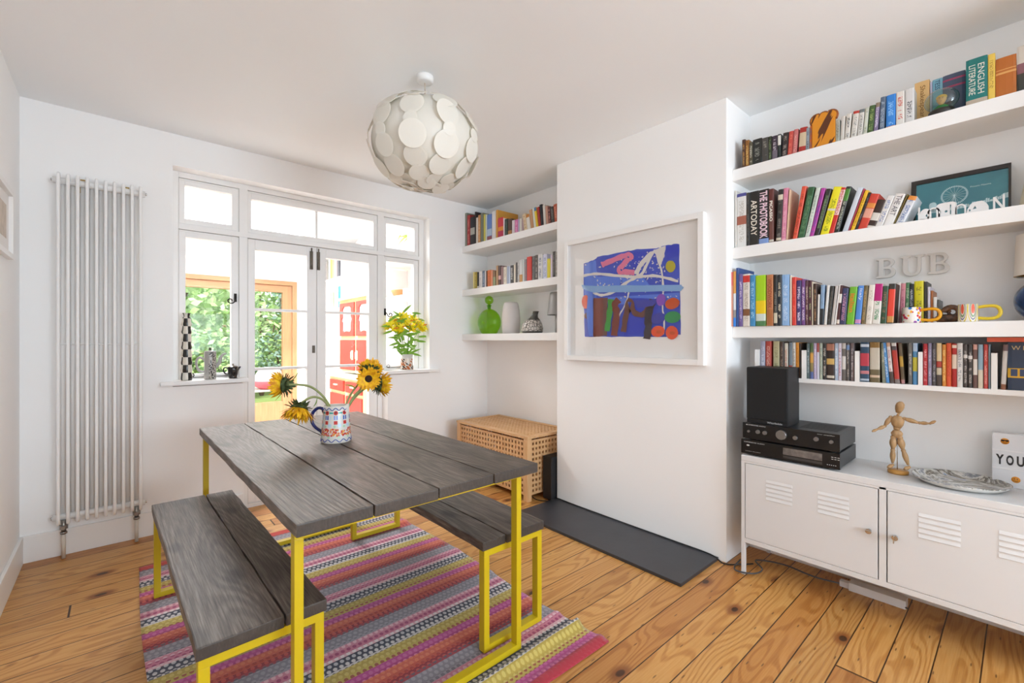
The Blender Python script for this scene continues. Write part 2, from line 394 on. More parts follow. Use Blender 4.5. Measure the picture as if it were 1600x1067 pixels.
# skirting boards
def skirt(name, pts):
    b = B()
    for x0, x1, y0, y1 in pts: b.box(x0, x1, y0, y1, 0, .148)
    struct(name, b, TRIM, bevel=.004)
skirt('baseboard_back', [(XL + .012, .66, YB - .016, YB - .0005), (1.76, XA - .012, YB - .016, YB - .0005)])
skirt('baseboard_left', [(XL + .0005, XL + .016, YFR, YB - .0005)])
skirt('baseboard_alcove', [(XA - .016, XA - .0005, YF + .002, YB - .02)])
skirt('baseboard_right', [(XA - .016, XA - .0005, YP + .002, YN - .002)])

# ---------------------------------------------------------------- window and french doors
FY0, FY1 = 3.757, 3.83
win = sroot('window_1', (1.2, 3.8, 0))
b = B()
for x0, x1, z0, z1 in ((.261, .30, .93, 2.372), (2.125, 2.172, .93, 2.372), (.655, .709, 0, 2.34), (1.715, 1.772, 0, 2.34)): b.box(x0, x1, FY0, FY1, z0, z1)
b.box(.30, 2.125, FY0, FY1, 2.335, 2.372)
b.box(.30, 2.125, FY0 - .004, FY1, 1.985, 2.02)
b.box(.30, .655, FY0, FY1, .93, .95); b.box(1.772, 2.125, FY0, FY1, .93, .95)
part('frame', b, TRIM, win, bevel=.003)
GL = glass_mat('window glass', (1, 1, 1), .3)
def sash(root, name, x0, x1, z0, z1, gx0, gx1, gz0, gz1, mull=(), bars=(), y0=FY0 + .012, y1=FY1 - .012):
    b = B()
    b.box(x0, gx0, y0, y1, z0, z1); b.box(gx1, x1, y0, y1, z0, z1); b.box(gx0, gx1, y0, y1, z0, gz0); b.box(gx0, gx1, y0, y1, gz1, z1)
    # glazing bead
    for q in ((x0 + .006, x1 - .006, y0 - .004, y0, z0 + .004, z0 + .012), (x0 + .006, x1 - .006, y0 - .004, y0, z1 - .012, z1 - .004)): b.box(*q)
    for m in mull: b.box(m - .009, m + .009, y0 + .008, y1 - .008, gz0, gz1)
    for m in bars: b.box(gx0, gx1, y0 + .006, y1 - .006, m - .009, m + .009)
    s_ = part(name, b, TRIM, root, bevel=.002)
    g = B(); g.box(gx0, gx1, 3.798, 3.801, gz0, gz1); part('pane', g, GL, s_)
    return s_
sash(win, 'fanlight', .302, .653, 2.022, 2.333, .335, .611, 2.063, 2.288)
sash(win, 'fanlight', .711, 1.713, 2.022, 2.333, .735, 1.680, 2.06, 2.277, mull=(1.202,))
sash(win, 'fanlight', 1.774, 2.123, 2.022, 2.333, 1.80, 2.083, 2.063, 2.282)
c1 = sash(win, 'casement', .302, .653, .952, 1.983, .340, .607, 1.0, 1.938)
c2 = sash(win, 'casement', 1.774, 2.123, .952, 1.983, 1.80, 2.076, 1.0, 1.943)
def curl(root, x, z, flip=1):
    b = B(); P = [(x, FY0 + .004, z + .03), (x + .004 * flip, FY0 - .006, z + .01), (x - .008 * flip, FY0 - .02, z - .012)]
    P += [(x - (.034 - .026 * math.cos(t) * (1 - t / 9)) * flip, FY0 - .024, z - .014 - .024 * math.sin(t) * (1 - t / 9)) for t in [i * .45 for i in range(0, 16)]]
    b.tube(P, .004, 6); b.box(x - .008, x + .008, FY0 + .002, FY0 + .013, z - .02, z + .04)
    part('latch', b, IRON, root)
curl(c1, .632, 1.53); curl(c2, 1.787, 1.475, -1)
def stay(root, x0, x1, z):
    b = B(); b.tube([(x1, FY0 + .004, z), (x0 + .02, FY0 - .006, z), (x0, FY0 - .006, z + .004)] + [(x0 + .012 - .014 * math.cos(t), FY0 - .006, z + .015 + .012 * math.sin(t)) for t in [i * .6 for i in range(-1, 9)]], .003, 6)
    b.box(x1 - .01, x1 + .01, FY0 - .012, FY0 + .012, z - .012, z + .012)
    part('stay', b, IRON, root)
stay(c2, 1.80, 2.04, .985); stay(c1, .36, .6, .978)
b = B(); b.box(.195, .69, 3.60, FY0 + .01, .937, .965); struct('window_sill', b, TRIM, bevel=.008, kind='structure')
b = B(); b.box(1.735, 2.262, 3.60, FY0 + .01, .937, .965); o = struct('window_sill', b, TRIM, bevel=.008, kind='structure')
def fdoor(name, x0, x1, gx0, gx1):
    d = sroot(name, ((x0 + x1) / 2, 3.79, 0)); y0, y1 = FY0 + .010, FY1 - .012
    b = B(); b.box(x0, gx0, y0, y1, .03, 1.981); b.box(gx1, x1, y0, y1, .03, 1.981); b.box(gx0, gx1, y0, y1, 1.906, 1.981); b.box(gx0, gx1, y0, y1, .03, .24)
    part('door_leaf', b, TRIM, d, bevel=.003)
    for z in (1.462, 1.016, .57):
        b = B(); b.box(gx0, gx1, y0 + .006, y1 - .006, z - .010, z + .010); part('glazing_bar', b, TRIM, d, bevel=.002)
    g = B(); g.box(gx0, gx1, 3.798, 3.801, .24, 1.906); part('pane', g, GL, d)
    return d
d1 = fdoor('door_1', .712, 1.199, .759, 1.125); d2 = fdoor('door_2', 1.203, 1.713, 1.272, 1.638)
RUST = mat('worn painted bolt', '#6f675d', .6, .4, noise=.5, nscale=120)
for d, x in ((d1, 1.158), (d2, 1.212)):
    b = B(); b.box(x - .012, x + .012, FY0 + .002, FY0 + .010, 1.80, 1.945); b.cyl((x, FY0 - .002, 1.80), (x, FY0 - .002, 1.97), .005, 10); b.box(x - .008, x + .008, FY0 - .010, FY0 + .002, 1.83, 1.85)
    part('bolt', b, RUST, d)
b = B(); b.box(1.165, 1.185, FY0 + .002, FY0 + .010, 1.13, 1.19); b.cyl((1.175, FY0 - .01, 1.165), (1.175, FY0 + .008, 1.165), .007, 10); part('lock', b, RUST, d1)
b = B(); b.box(.709, 1.715, FY0, FY1, 0, .028); struct('trim_threshold', b, TRIM)

# ---------------------------------------------------------------- alcove shelves (boxed floating shelves)
def shelf(label, x0, y0, y1, z0, z1):
    b = B(); b.box(x0, XA - .0005, y0, y1, z0, z1); o = b.obj('floating_shelf', SHELFW, bevel=.002)
    o['label'] = label; o['category'] = 'shelf'; return o
LS = [(2.09, 2.150, 'top'), (1.6635, 1.724, 'middle'), (1.231, 1.2915, 'bottom')]
for z0, z1, n in LS:
    shelf({'top': 'highest white shelf in the far alcove between door wall and chimney breast', 'middle': 'middle white shelf in the far alcove holding the shorter paperbacks',
           'bottom': 'lowest white shelf in the far alcove holding green decanter and vases'}[n], 2.54, YF + .0005, YB - .0005, z0, z1)
RS = [(2.130, 2.193), (1.691, 1.7537), (1.2466, 1.309)]
for (z0, z1), n in zip(RS, ('topmost thick white shelf on the right, just under the ceiling', 'second white shelf down on the right holding art books and teal poster', 'third white shelf down on the right holding cookbooks and mugs')):
    shelf(n, 2.605, YP + .0005, YN - .0005, z0, z1)
# film rack: thin white board with upright dividers
rack = thing('film_rack', 'slim white wall rack with upright dividers, full of film cases, above the hi-fi', 'shelf', (2.76, .4, 1.012))
b = B(); b.box(2.672, XA - .0005, YP + .001, 1.0, 1.012, 1.034); part('board', b, SHELFW, rack, bevel=.001)
for xa, xb in ((1179, 1187), (1252, 1260), (1335, 1343), (1434, 1442), (1548, 1559)):
    ya, yb = U(xa, 560, X=2.672).y, U(xb, 560, X=2.672).y
    b = B(); b.box(2.672, XA - .0005, yb + .001, ya - .001, 1.034, 1.181); part('divider', b, SHELFW, rack, bevel=.001)

# ---------------------------------------------------------------- picture frames
fr = thing('picture_frame', 'large white box frame with a bold blue abstract painting on the chimney breast', 'picture', (XC, 1.722, 1.09))
Y0, Y1, Z0, Z1, t = 1.195, 2.250, 1.088, 1.963, .034
b = B()
for q in ((Y0, Y0 + t, Z0, Z1), (Y1 - t, Y1, Z0, Z1), (Y0 + t, Y1 - t, Z0, Z0 + t), (Y0 + t, Y1 - t, Z1 - t, Z1)): b.box(2.483, XC - .0005, *q)
part('frame', b, mat('white picture moulding', (.86, .85, .84), .4), fr, bevel=.002)
PX = 2.518
b = B(); b.box(PX, XC - .001, Y0 + t, Y1 - t, Z0 + t, Z1 - t); part('mount', b, mat('mount board', (.90, .89, .875), .8), fr)
g = B(); g.box(2.492, 2.494, Y0 + t, Y1 - t, Z0 + t, Z1 - t); part('pane', g, glass_mat('picture glass', (.99, .99, .99), 1.0), fr)
# the painting: paint patches on the paper, each a thin layer
ART = B(); rnd = random.Random(3)
def A(cx, cy): p = U(870 + cx / 4.104, 320 + cy / 4.104, X=PX); return (p.y, p.z)
lay = [0]
def patch(pts, mi, rough=.003, sub=5):
    lay[0] += 1; P = []
    q = [A(*p) for p in pts]; n = len(q)
    for i in range(n):
        a, c = q[i], q[(i + 1) % n]
        for j in range(sub): P.append((a[0] + (c[0] - a[0]) * j / sub + rnd.uniform(-1, 1) * rough, a[1] + (c[1] - a[1]) * j / sub + rnd.uniform(-1, 1) * rough))
    me = curve_mesh([P], .0002)
    M = Matrix(((0, 0, -1, PX - .0003 - .00022 * lay[0]), (1, 0, 0, 0), (0, 1, 0, 0), (0, 0, 0, 1)))
    ART.add_mesh(me, M, mi); bpy.data.meshes.remove(me)
def stroke(pts, wd, mi, rough=.002):
    q = [Vector(p) for p in smooth_path([(p[0], p[1], 0) for p in pts], 5)]; L, Rr = [], []
    for i, p in enumerate(q):
        d = (q[min(i + 1, len(q) - 1)] - q[max(i - 1, 0)]).normalized(); nrm = Vector((-d.y, d.x, 0)); k_ = wd * (1 + .12 * math.sin(i * 1.7))
        L.append((p + nrm * k_ / 2)[:2]); Rr.append((p - nrm * k_ / 2)[:2])
    patch(L + Rr[::-1], mi, rough, 1)
def blob(cx, cy, rx, ry, mi, rot=0): patch([(cx + rx * math.cos(a) * math.cos(rot) - ry * math.sin(a) * math.sin(rot), cy + rx * math.cos(a) * math.sin(rot) + ry * math.sin(a) * math.cos(rot)) for a in [i * .4488 for i in range(14)]], mi, .0012, 2)
patch([(172, 378), (245, 350), (268, 330), (420, 305), (515, 283), (640, 282), (700, 258), (785, 250), (790, 500), (795, 830), (700, 848), (400, 845), (180, 845), (172, 600)], 0)
patch([(178, 380), (250, 352), (262, 460), (255, 600), (178, 600)], 1)
patch([(250, 600), (790, 560), (790, 640), (240, 640)], 1); patch([(420, 470), (560, 470), (600, 520), (420, 540)], 1); patch([(240, 460), (420, 460), (400, 540), (250, 560)], 1)
patch([(470, 600), (660, 600), (640, 700), (560, 820), (430, 845), (450, 700)], 2)
patch([(500, 300), (600, 290), (560, 380), (490, 420), (470, 380)], 2); patch([(700, 265), (782, 255), (786, 330), (705, 350)], 2)
for pl in ([(620, 290), (700, 262), (690, 330), (668, 390), (640, 330)], [(600, 300), (640, 290), (585, 350), (545, 400), (520, 460), (500, 430), (545, 350)]): patch(pl, 3)
stroke([(172, 455), (260, 442), (400, 455), (520, 462), (640, 455), (780, 490)], 17, 3)
stroke([(235, 560), (290, 580), (370, 555), (430, 510), (500, 470), (550, 440), (580, 380), (620, 300)], 17, 3)
stroke([(640, 310), (660, 380), (678, 450), (685, 560)], 12, 3)
keep = lay[0] + 1
for i in range(150):
    lay[0] = keep - 1
    q = rnd.random(); bx, by = (rnd.uniform(400, 700), rnd.uniform(300, 480)) if q < .45 else (rnd.uniform(175, 785), rnd.choice((rnd.uniform(430, 600), rnd.uniform(300, 600))))
    if by > 385 - (bx - 175) * .2: blob(bx, by, rnd.uniform(1.5, 8), rnd.uniform(1.5, 5), 3, rnd.uniform(0, 3))
lay[0] = keep
patch([(160, 512), (240, 520), (800, 512), (818, 530), (795, 552), (240, 562), (170, 540)], 4)
stroke([(685, 560), (680, 660), (690, 740), (686, 830)], 9, 3); stroke([(465, 560), (440, 640), (400, 720), (385, 830)], 8, 3)
stroke([(290, 385), (340, 365), (440, 325), (480, 330), (440, 370), (400, 425), (440, 430), (500, 435)], 34, 5)
blob(732, 395, 32, 38, 6)
patch([(240, 605), (330, 595), (325, 840), (240, 845)], 7); stroke([(350, 605), (340, 700), (325, 810)], 34, 8); stroke([(400, 610), (375, 640), (385, 700), (370, 840)], 42, 9)
patch([(238, 600), (300, 598), (300, 840), (238, 840)], 9)
stroke([(430, 815), (445, 720), (470, 610), (500, 690), (560, 700), (610, 620)], 34, 7); stroke([(620, 610), (590, 700), (590, 780), (580, 860)], 46, 10); patch([(500, 610), (655, 612), (620, 650), (520, 660)], 11)
blob(188, 622, 24, 44, 12); blob(195, 712, 16, 20, 7); blob(672, 610, 30, 40, 13, .2); blob(655, 728, 48, 34, 11, -.4); blob(745, 633, 48, 36, 14, -.3); blob(747, 720, 52, 38, 15, -.1)
blob(653, 812, 44, 36, 12, -.2); blob(742, 820, 40, 44, 12)
for cx, cy in ((742, 633), (655, 812), (742, 820)): blob(cx + 4, cy + 2, 18, 12, 14)
patch([(205, 560), (238, 560), (236, 838), (210, 845), (195, 700)], 1)
part('painting', ART, [flat(c, .7) for c in ('#3a4fc4', '#5a7de0', '#2f3fc0', '#dedad6', '#86aee0', '#e0789c', '#b9ac22', '#6b3f34', '#3f9a3a', '#7a3424', '#3c3038', '#3f42a8', '#e4572e', '#8a55c0', '#c9521f', '#2f8f4f')], fr, recalc=True)
lf = thing('picture_frame', 'small white framed picture on the left wall beside the radiator', 'picture', (XL, 3.0, 1.63)); b = B()
for q in ((2.70, 3.298, 1.630, 1.655), (2.70, 3.298, 1.938, 1.963), (2.70, 2.725, 1.655, 1.938), (3.273, 3.298, 1.655, 1.938)): b.box(XL + .0005, XL + .022, *q)
part('frame', b, TRIM, lf, bevel=.001); b = B(); b.box(XL + .0005, XL + .006, 2.725, 3.273, 1.655, 1.938); part('mount', b, mat('paper', (.8, .79, .77), .8), lf)
b = B(); b.box(XL + .006, XL + .007, 2.80, 3.21, 1.72, 1.88); part('print', b, mat('faded print', '#c9bdb0', .8, noise=.25, nscale=20), lf)

# ---------------------------------------------------------------- hearth slab
b = B(); b.box(2.107, XC - .001, 1.128, 2.372, .0005, .018); o = b.obj('hearth_slab', mat('slate', '#37373b', .42, noise=.25, nscale=7, bump=.2, bscale=30), bevel=.003)
o['label'] = 'dark slate hearth slab lying on the floorboards before the chimney breast'; o['category'] = 'hearth'
# ================================================================ rug, table, benches
P_ = Vector
rug = B(); NXr, NYr = 60, 150; RX0, RY0, RW, RL = .075, 3.15, 1.415, 2.025
def rugz(x, y):
    z = .0045
    z += .028 * math.exp(-((y + 1.868 + .03 * (1.41 - x)) / .022) ** 2) * min(1, max(0, (x - .35) / .9))
    z += .012 * math.exp(-((y + 1.99) / .02) ** 2) * min(1, max(0, (x - .7) / .6))
    z += .010 * math.exp(-((y + 1.76) / .02) ** 2) * min(1, max(0, (x - 1.33) / .08))
    for c, h, a, s in ((-.43, .006, -1, .35), (-.98, .005, 1, 1.0), (-1.30, .006, 1, 1.1), (-.40, .010, 1, 1.1)):
        z += h * math.exp(-((y - c - .02 * x) / .03) ** 2) * (min(1, max(0, (s - x) / .3)) if a < 0 else min(1, max(0, (x - s) / .3)))
    return z
G = []
for j in range(NYr + 1):
    row = []
    for i in range(NXr + 1):
        x = RW * i / NXr; y = -RL * j / NYr
        xs = x + (.012 * math.sin(y * 5.0) + .02 * (y / -RL) - .014) * (x / RW) + .006 * math.sin(y * 4 + 1) * (1 - x / RW)
        row.append(rug.bm.verts.new((xs, y + .01 * math.sin(x * 3), rugz(x, y))))
    G.append(row)
for j in range(NYr):
    for i in range(NXr): rug.face([G[j][i], G[j + 1][i], G[j + 1][i + 1], G[j][i + 1]]).smooth = True
o = rug.obj('striped_rug', rug_material(), loc=(RX0, RY0, 0)); sm = o.modifiers.new('thickness', 'SOLIDIFY'); sm.thickness = .004; sm.offset = -1
o['label'] = 'flatwoven rug with pink, mustard, navy and orange stripes under the table'; o['category'] = 'rug'

def plank(x0, x1, y0, y1, z0, z1, seed):
    """a board with slightly worn wavy edges"""
    r = random.Random(seed); b = B(); n = 14; rows = []
    for j in range(n + 1):
        y = y0 + (y1 - y0) * j / n; a = r.uniform(-.002, .002); c = r.uniform(-.002, .002)
        rows.append([b.bm.verts.new(p) for p in ((x0 + a, y, z0), (x1 + c, y, z0), (x1 + c, y, z1), (x0 + a, y, z1))])
    for j in range(n):
        for i in range(4): b.face([rows[j][i], rows[j][(i + 1) % 4], rows[j + 1][(i + 1) % 4], rows[j + 1][i]])
    b.face(rows[0]); b.face(rows[-1][::-1]); return b
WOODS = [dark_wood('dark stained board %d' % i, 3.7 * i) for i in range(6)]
table = thing('dining_table', 'long dark plank dining table on yellow steel frame with sunflower jug', 'table', (.781, 2.128, 0), R(.6))
XE = [-.443, -.227, -.006, .228, .449]
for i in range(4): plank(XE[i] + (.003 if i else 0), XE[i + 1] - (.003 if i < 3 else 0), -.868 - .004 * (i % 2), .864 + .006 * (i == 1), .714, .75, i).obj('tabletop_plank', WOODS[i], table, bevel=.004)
for y0 in (-.818, .785):
    y1 = y0 + .033
    for x0 in (-.432, .386):
        b = B(); b.box(x0, x0 + .024, y0, y1, .034, .690); b.obj('leg', YEL, table, bevel=.0015)
    b = B(); b.box(-.432, .410, y0, y1, .010, .034); b.obj('foot_rail', YEL, table, bevel=.0015)
    b = B(); b.box(-.432, .410, y0, y1, .690, .7135); b.obj('top_rail', YEL, table, bevel=.0015)
    b = B(); b.box(-.36, .43, y0 - .02, y0, .7085, .7137); b.obj('fixing_strip', YEL, table)
def bench(label, loc, rz):
    t = thing('bench', label, 'bench', loc, rz, 'dark plank benches with yellow legs')
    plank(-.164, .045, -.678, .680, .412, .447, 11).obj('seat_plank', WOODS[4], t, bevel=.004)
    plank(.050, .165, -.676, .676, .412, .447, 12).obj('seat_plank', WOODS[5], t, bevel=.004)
    for y0 in (-.672, .640):
        for x0 in (-.158, .132):
            b = B(); b.box(x0, x0 + .026, y0, y0 + .033, .036, .386); b.obj('leg', YEL, t, bevel=.0015)
        b = B(); b.box(-.158, .158, y0, y0 + .033, .012, .036); b.obj('foot_rail', YEL, t, bevel=.0015)
        b = B(); b.box(-.158, .158, y0, y0 + .033, .386, .4115); b.obj('top_rail', YEL, t, bevel=.0015)
    return t
bench('dark two-plank bench with yellow legs on the radiator side of the table', (.295, 2.069, 0), R(1.25))
t0 = bench('dark two-plank bench with yellow legs on the chimney side of the table', (1.227, 2.058, 0), R(180))

# ================================================================ radiator
rad = thing('radiator', 'tall white vertical tube radiator on the wall left of the window', 'radiator', (-.08, 3.58, .2))
for i in range(10):
    x = -.257 + .0394 * i; b = B(); b.tube(smooth_path([(x, 3.575, 2.150), (x, 3.558, 2.166), (x, 3.548, 2.145), (x, 3.546, 2.10)], 4) + smooth_path([(x, 3.546, .27), (x, 3.548, .225), (x, 3.558, .203), (x, 3.575, .215)], 4), .0085, 8)
    part('tube', b, TRIM, rad)
    if i < 9:
        b = B(); b.tube([(x + .0197, 3.606, .24), (x + .0197, 3.606, 2.13)], .0135, 8); part('tube', b, TRIM, rad)
for z in (2.135, .232):
    b = B(); b.cyl((-.283, 3.588, z), (.120, 3.588, z), .018, 14); part('header', b, TRIM, rad)
    for x in (-.290, .120): b = B(); b.cyl((x, 3.588, z), (x + .008, 3.588, z), .008, 10); part('end_plug', b, CHROME, rad)
b = B(); b.cyl((-.262, 3.566, 1.21), (.10, 3.566, 1.21), .0035, 6); part('cross_bar', b, TRIM, rad)
for x in (-.160, .034): b = B(); b.box(x - .012, x + .012, 3.60, YB - .001, 2.085, 2.165); part('bracket', b, mat('brass', '#9c8148', .35, .8), rad)
for x in (-.237, .079):
    b = B(); b.cyl((x, 3.575, .150), (x, 3.575, .218), .011, 12); b.cyl((x, 3.575, .168), (x, 3.575, .190), .019, 6); b.cyl((x, 3.575, .140), (x, 3.575, .152), .016, 6); b.cyl((x - .002, 3.575, .178), (x - .002, 3.548, .178), .010, 10)
    part('valve', b, mat('nickel', '#9b9791', .3, .9), rad)
    b = B(); b.cyl((x, 3.575, .002), (x, 3.575, .145), .0095, 12); part('pipe', b, mat('painted pipe', '#cfc6ba', .5), rad)

# ================================================================ lattice storage bench
LW = [light_wood('beech ' + a, '#c99a66', '#dcb284', a) for a in 'xyz']
ott = thing('lattice_storage_box', 'wooden storage box with square lattice holes in the far alcove corner', 'storage box', (2.57, 2.95, 0))
OX0, OX1, OY0, OY1 = 2.325, 2.82, 2.478, 3.418
def lattice(b, u0, u1, v0, v1, nu, nv, place):
    pu, pv = (u1 - u0) / nu, (v1 - v0) / nv
    for i in range(nu + 1): place(b, u0 + pu * i - pu * .22, u0 + pu * i + pu * .22, v0, v1, 0)
    for j in range(nv + 1): place(b, u0, u1, v0 + pv * j - pv * .24, v0 + pv * j + pv * .24, .0012)
for nm, x in (('front_panel', OX0 + .008), ('back_panel', OX1 - .018)):
    b = B(); lattice(b, OY0 + .05, OY1 - .05, .055, .455, 22, 10, lambda b, a, c, d, e, o: b.box(x + o, x + .010 - o, a, c, d, e)); part(nm, b, LW[1], ott)
for y in (OY0 + .008, OY1 - .018):
    b = B(); lattice(b, OX0 + .05, OX1 - .05, .055, .455, 11, 10, lambda b, a, c, d, e, o: b.box(a, c, y + o, y + .010 - o, d, e)); part('side_panel', b, LW[0], ott)
for x0, x1 in ((OX0, OX0 + .045), (OX1 - .045, OX1)):
    for y0, y1 in ((OY0, OY0 + .045), (OY1 - .045, OY1)): b = B(); b.box(x0, x1, y0, y1, 0.001, .478); part('corner_post', b, LW[2], ott, bevel=.002)
b = B(); zt = .482
lattice(b, OY0 + .035, OY1 - .035, OX0 + .035, OX1 - .035, 22, 11, lambda b, a, c, d, e, o: b.box(d, e, a, c, zt + o, zt + .012 - o))
for q in ((OX0 - .004, OX1 + .004, OY0 - .004, OY0 + .04), (OX0 - .004, OX1 + .004, OY1 - .04, OY1 + .004), (OX0 - .004, OX0 + .04, OY0 + .04, OY1 - .04), (OX1 - .04, OX1 + .004, OY0 + .04, OY1 - .04)): b.box(*q, zt - .002, zt + .017)
part('lid', b, LW[1], ott)
b = B(); b.box(OX0 + .02, OX1 - .02, OY0 + .02, OY1 - .02, .05, .06); part('base', b, LW[1], ott)
# no contents modelled; the holes look into an empty box
sub = thing('subwoofer', 'black box speaker standing on the floor behind the chimney breast corner', 'speaker', (2.66, 2.42, 0)); b = B(); b.box(2.475, 2.78, 2.372, 2.462, .012, .338); part('cabinet', b, BLACKM, sub, bevel=.004)
for x in (2.50, 2.75): b = B(); b.cyl((x, 2.415, .0005), (x, 2.415, .013), .012, 10); part('foot', b, BLACK, sub)
b = B(); b.tube(smooth_path([(2.44, 2.55, .004), (2.42, 2.47, .004), (2.46, 2.40, .004), (2.514, 2.386, .008), (2.520, 2.36, .024), (2.519, 2.2, .0225), (2.516, 1.8, .0225), (2.517, 1.4, .0225), (2.515, 1.17, .0225), (2.50, 1.09, .006), (2.55, 1.03, .005), (2.62, .98, .005)], 6), .0035, 6)
o = b.obj('cable', BLACK); o['label'] = 'thin black cable running along the back of the slate hearth'; o['category'] = 'cable'
b = B(); b.tube(smooth_path([(2.60, 1.04, .012), (2.50, 1.03, .012), (2.46, 1.00, .012), (2.50, .93, .012), (2.58, .92, .012), (2.66, .98, .012), (2.72, .86, .012), (2.70, .7, .012), (2.75, .5, .012), (2.70, .35, .012)], 6), .004, 6)
o = b.obj('cable', mat('grey cable', '#4b4a4c', .6)); o['label'] = 'dark tangled cable on the floor under the white metal cabinet'; o['category'] = 'cable'
ps = thing('power_strip', 'white power strip on the floor under the white metal cabinet', 'power strip', (2.73, .47, 0)); b = B(); b.box(2.70, 2.76, .355, .57, .001, .04); part('body', b, WHITEM, ps, bevel=.004)
b = B(); b.box(2.715, 2.745, .57, .61, .001, .03); part('plug', b, WHITEM, ps, bevel=.003)

# ================================================================ metal cabinet
cab = thing('metal_cabinet', 'white metal locker cabinet with louvred doors under the film rack', 'cabinet', (2.66, .39, 0))
CX, CY0, CY1, CT = 2.473, -.205, .985, .629
b = B(); b.box(CX, XA - .003, CY0, CY1, .600, CT); part('top', b, WHITEM, cab, bevel=.003)
b = B(); b.box(CX, CX + .02, CY0 + .018, CY1 - .018, .172, .196); b.box(CX, CX + .02, .389, .414, .196, .600); b.box(CX, CX + .02, CY0 + .018, CY1 - .018, .590, .600); part('front_frame', b, WHITEM, cab, bevel=.001)
b = B(); b.box(CX + .02, XA - .004, CY0 + .02, CY1 - .02, .176, .184); part('base_panel', b, WHITEM, cab)
for y0 in (CY0, CY1 - .018): b = B(); b.box(CX + .02, XA - .004, y0 + .004, y0 + .014, .172, .600); part('side_panel', b, WHITEM, cab)
b = B(); b.box(XA - .012, XA - .004, CY0 + .02, CY1 - .02, .184, .6); part('back_panel', b, WHITEM, cab)
for x0 in (CX, XA - .024):
    for y0 in (CY0, CY1 - .018): b = B(); b.box(x0, x0 + .020, y0, y0 + .018, .0005, .600); part('leg', b, WHITEM, cab, bevel=.001)
def cdoor(y0, y1, lv, ly, key):
    b = B(); b.box(CX - .001, CX + .014, y0 + .002, y1 - .002, .198, .588)
    d = part('door', b, WHITEM, cab, bevel=.0015)
    for a, c in lv:
        b = B()
        for i in range(5):
            z = .422 + i * .0218
            b.prism([(CX - .001, z), (CX - .0045, z + .002), (CX - .001, z + .015)], 'y', c, a)
        part('vent_louvres', b, WHITEM, d, smooth=False)
    b = B(); b.cyl((CX - .018, ly, .400), (CX - .001, ly, .400), .008, 16); b.cyl((CX - .020, ly, .400), (CX - .018, ly, .400), .011, 16); lk = part('lock', b, CHROME, d)
    if key: b = B(); b.box(CX - .045, CX - .020, ly - .0015, ly + .0015, .385, .412); part('key', b, CHROME, lk)
    else: b = B(); b.box(CX - .024, CX - .020, ly - .010, ly + .010, .396, .404); part('turn_handle', b, CHROME, lk)
cdoor(.416, .966, [(.864, .746), (.639, .519)], .447, 0); cdoor(-.187, .387, [(.286, .163), (.062, -.06)], .359, 1)

# ================================================================ hi-fi
HB = mat('black brushed metal', '#1d1a19', .35, .3, bump=.1, bscale=300); HT = mat('dark grey steel lid', '#3a3a3c', .4, .5)
GREYT = flat('#c8c8c8', .4)
def hifi(name, label, x0, x1, y0, y1, z0, z1):
    t = thing(name, label, 'hi-fi', ((x0 + x1) / 2, (y0 + y1) / 2, z0)); b = B(); b.box(x0 + .012, x1, y0 + .004, y1 - .004, z0 + .010, z1); part('casing', b, HT, t, bevel=.002)
    b = B(); b.box(x0, x0 + .012, y0, y1, z0 + .008, z1 + .001); part('front_panel', b, HB, t, bevel=.0015)
    for fx in (x0 + .03, x1 - .04):
        for fy in (y0 + .04, y1 - .04): b = B(); b.cyl((fx, fy, z0), (fx, fy, z0 + .011), .016, 14); part('foot', b, CHROME, t)
    return t
cdp = hifi('cd_player', 'black hi-fi unit with display window, lowest box on the white cabinet', 2.484, 2.80, .556, .990, .6295, .7095)
b = B(); b.box(2.4835, 2.4842, .625, .790, .665, .699, 0); part('display', b, mat('smoky display', '#6b6460', .2, noise=.7, nscale=45), cdp)
b = B(); b.box(2.4835, 2.4842, .625, .790, .648, .660); part('disc_drawer', b, mat('drawer', '#3b3938', .4), cdp)
b = B()
fit_text(b, 'CAMBRIDGE AUDIO', (2.4836, .925, .699), (0, -1, 0), (0, 0, 1), .10, .0045); b.ball((2.4838, .955, .682), .001, .008, .0045, 10)
for i in range(2):
    for j in range(3): b.box(2.4834, 2.4839, .585 - j * .012 - .004, .585 - j * .012 + .004, .690 - i * .009, .6925 - i * .009)
for j in range(5): b.box(2.4834, 2.4839, .570 + j * .008, .574 + j * .008, .652, .655)
fit_text(b, 'compact disc player', (2.4836, .93, .652), (0, -1, 0), (0, 0, 1), .075, .0035)
part('lettering', b, GREYT, cdp)
amp = hifi('amplifier', 'black amplifier with row of round knobs, between disc unit and box speaker', 2.484, 2.79, .556, .982, .7105, .798)
for y, z, r in ((.950, .757, .006), (.905, .760, .010), (.872, .760, .010), (.795, .762, .024), (.735, .757, .010), (.648, .765, .010), (.588, .762, .008)):
    b = B(); b.cyl((2.484, y, z), (2.466 if r > .02 else 2.472, y, z), r, 28, r2=r * .95); part('volume_knob' if r > .02 else 'knob', b, mat('knob metal', '#8f8c8a', .3, .8), amp)
b = B(); fit_text(b, 'CAMBRIDGE AUDIO', (2.4836, .915, .790), (0, -1, 0), (0, 0, 1), .09, .005); fit_text(b, 'azur amplifier', (2.4836, .61, .789), (0, -1, 0), (0, 0, 1), .07, .005); b.ball((2.484, .962, .790), .001, .003, .003, 8)
part('lettering', b, GREYT, amp)
b = B()
for i in range(9): b.box(2.56 + .022 * i, 2.566 + .022 * i, .58, .74, .7982, .7988)
part('vent_slots', b, BLACK, amp)
spk = thing('bookshelf_speaker', 'black bookshelf speaker with cloth grille standing on the amplifier', 'speaker', (2.6, .87, .799))
b = B(); b.box(2.512, 2.68, .776, .970, .7995, 1.092); part('cabinet', b, BLACKM, spk, bevel=.003)
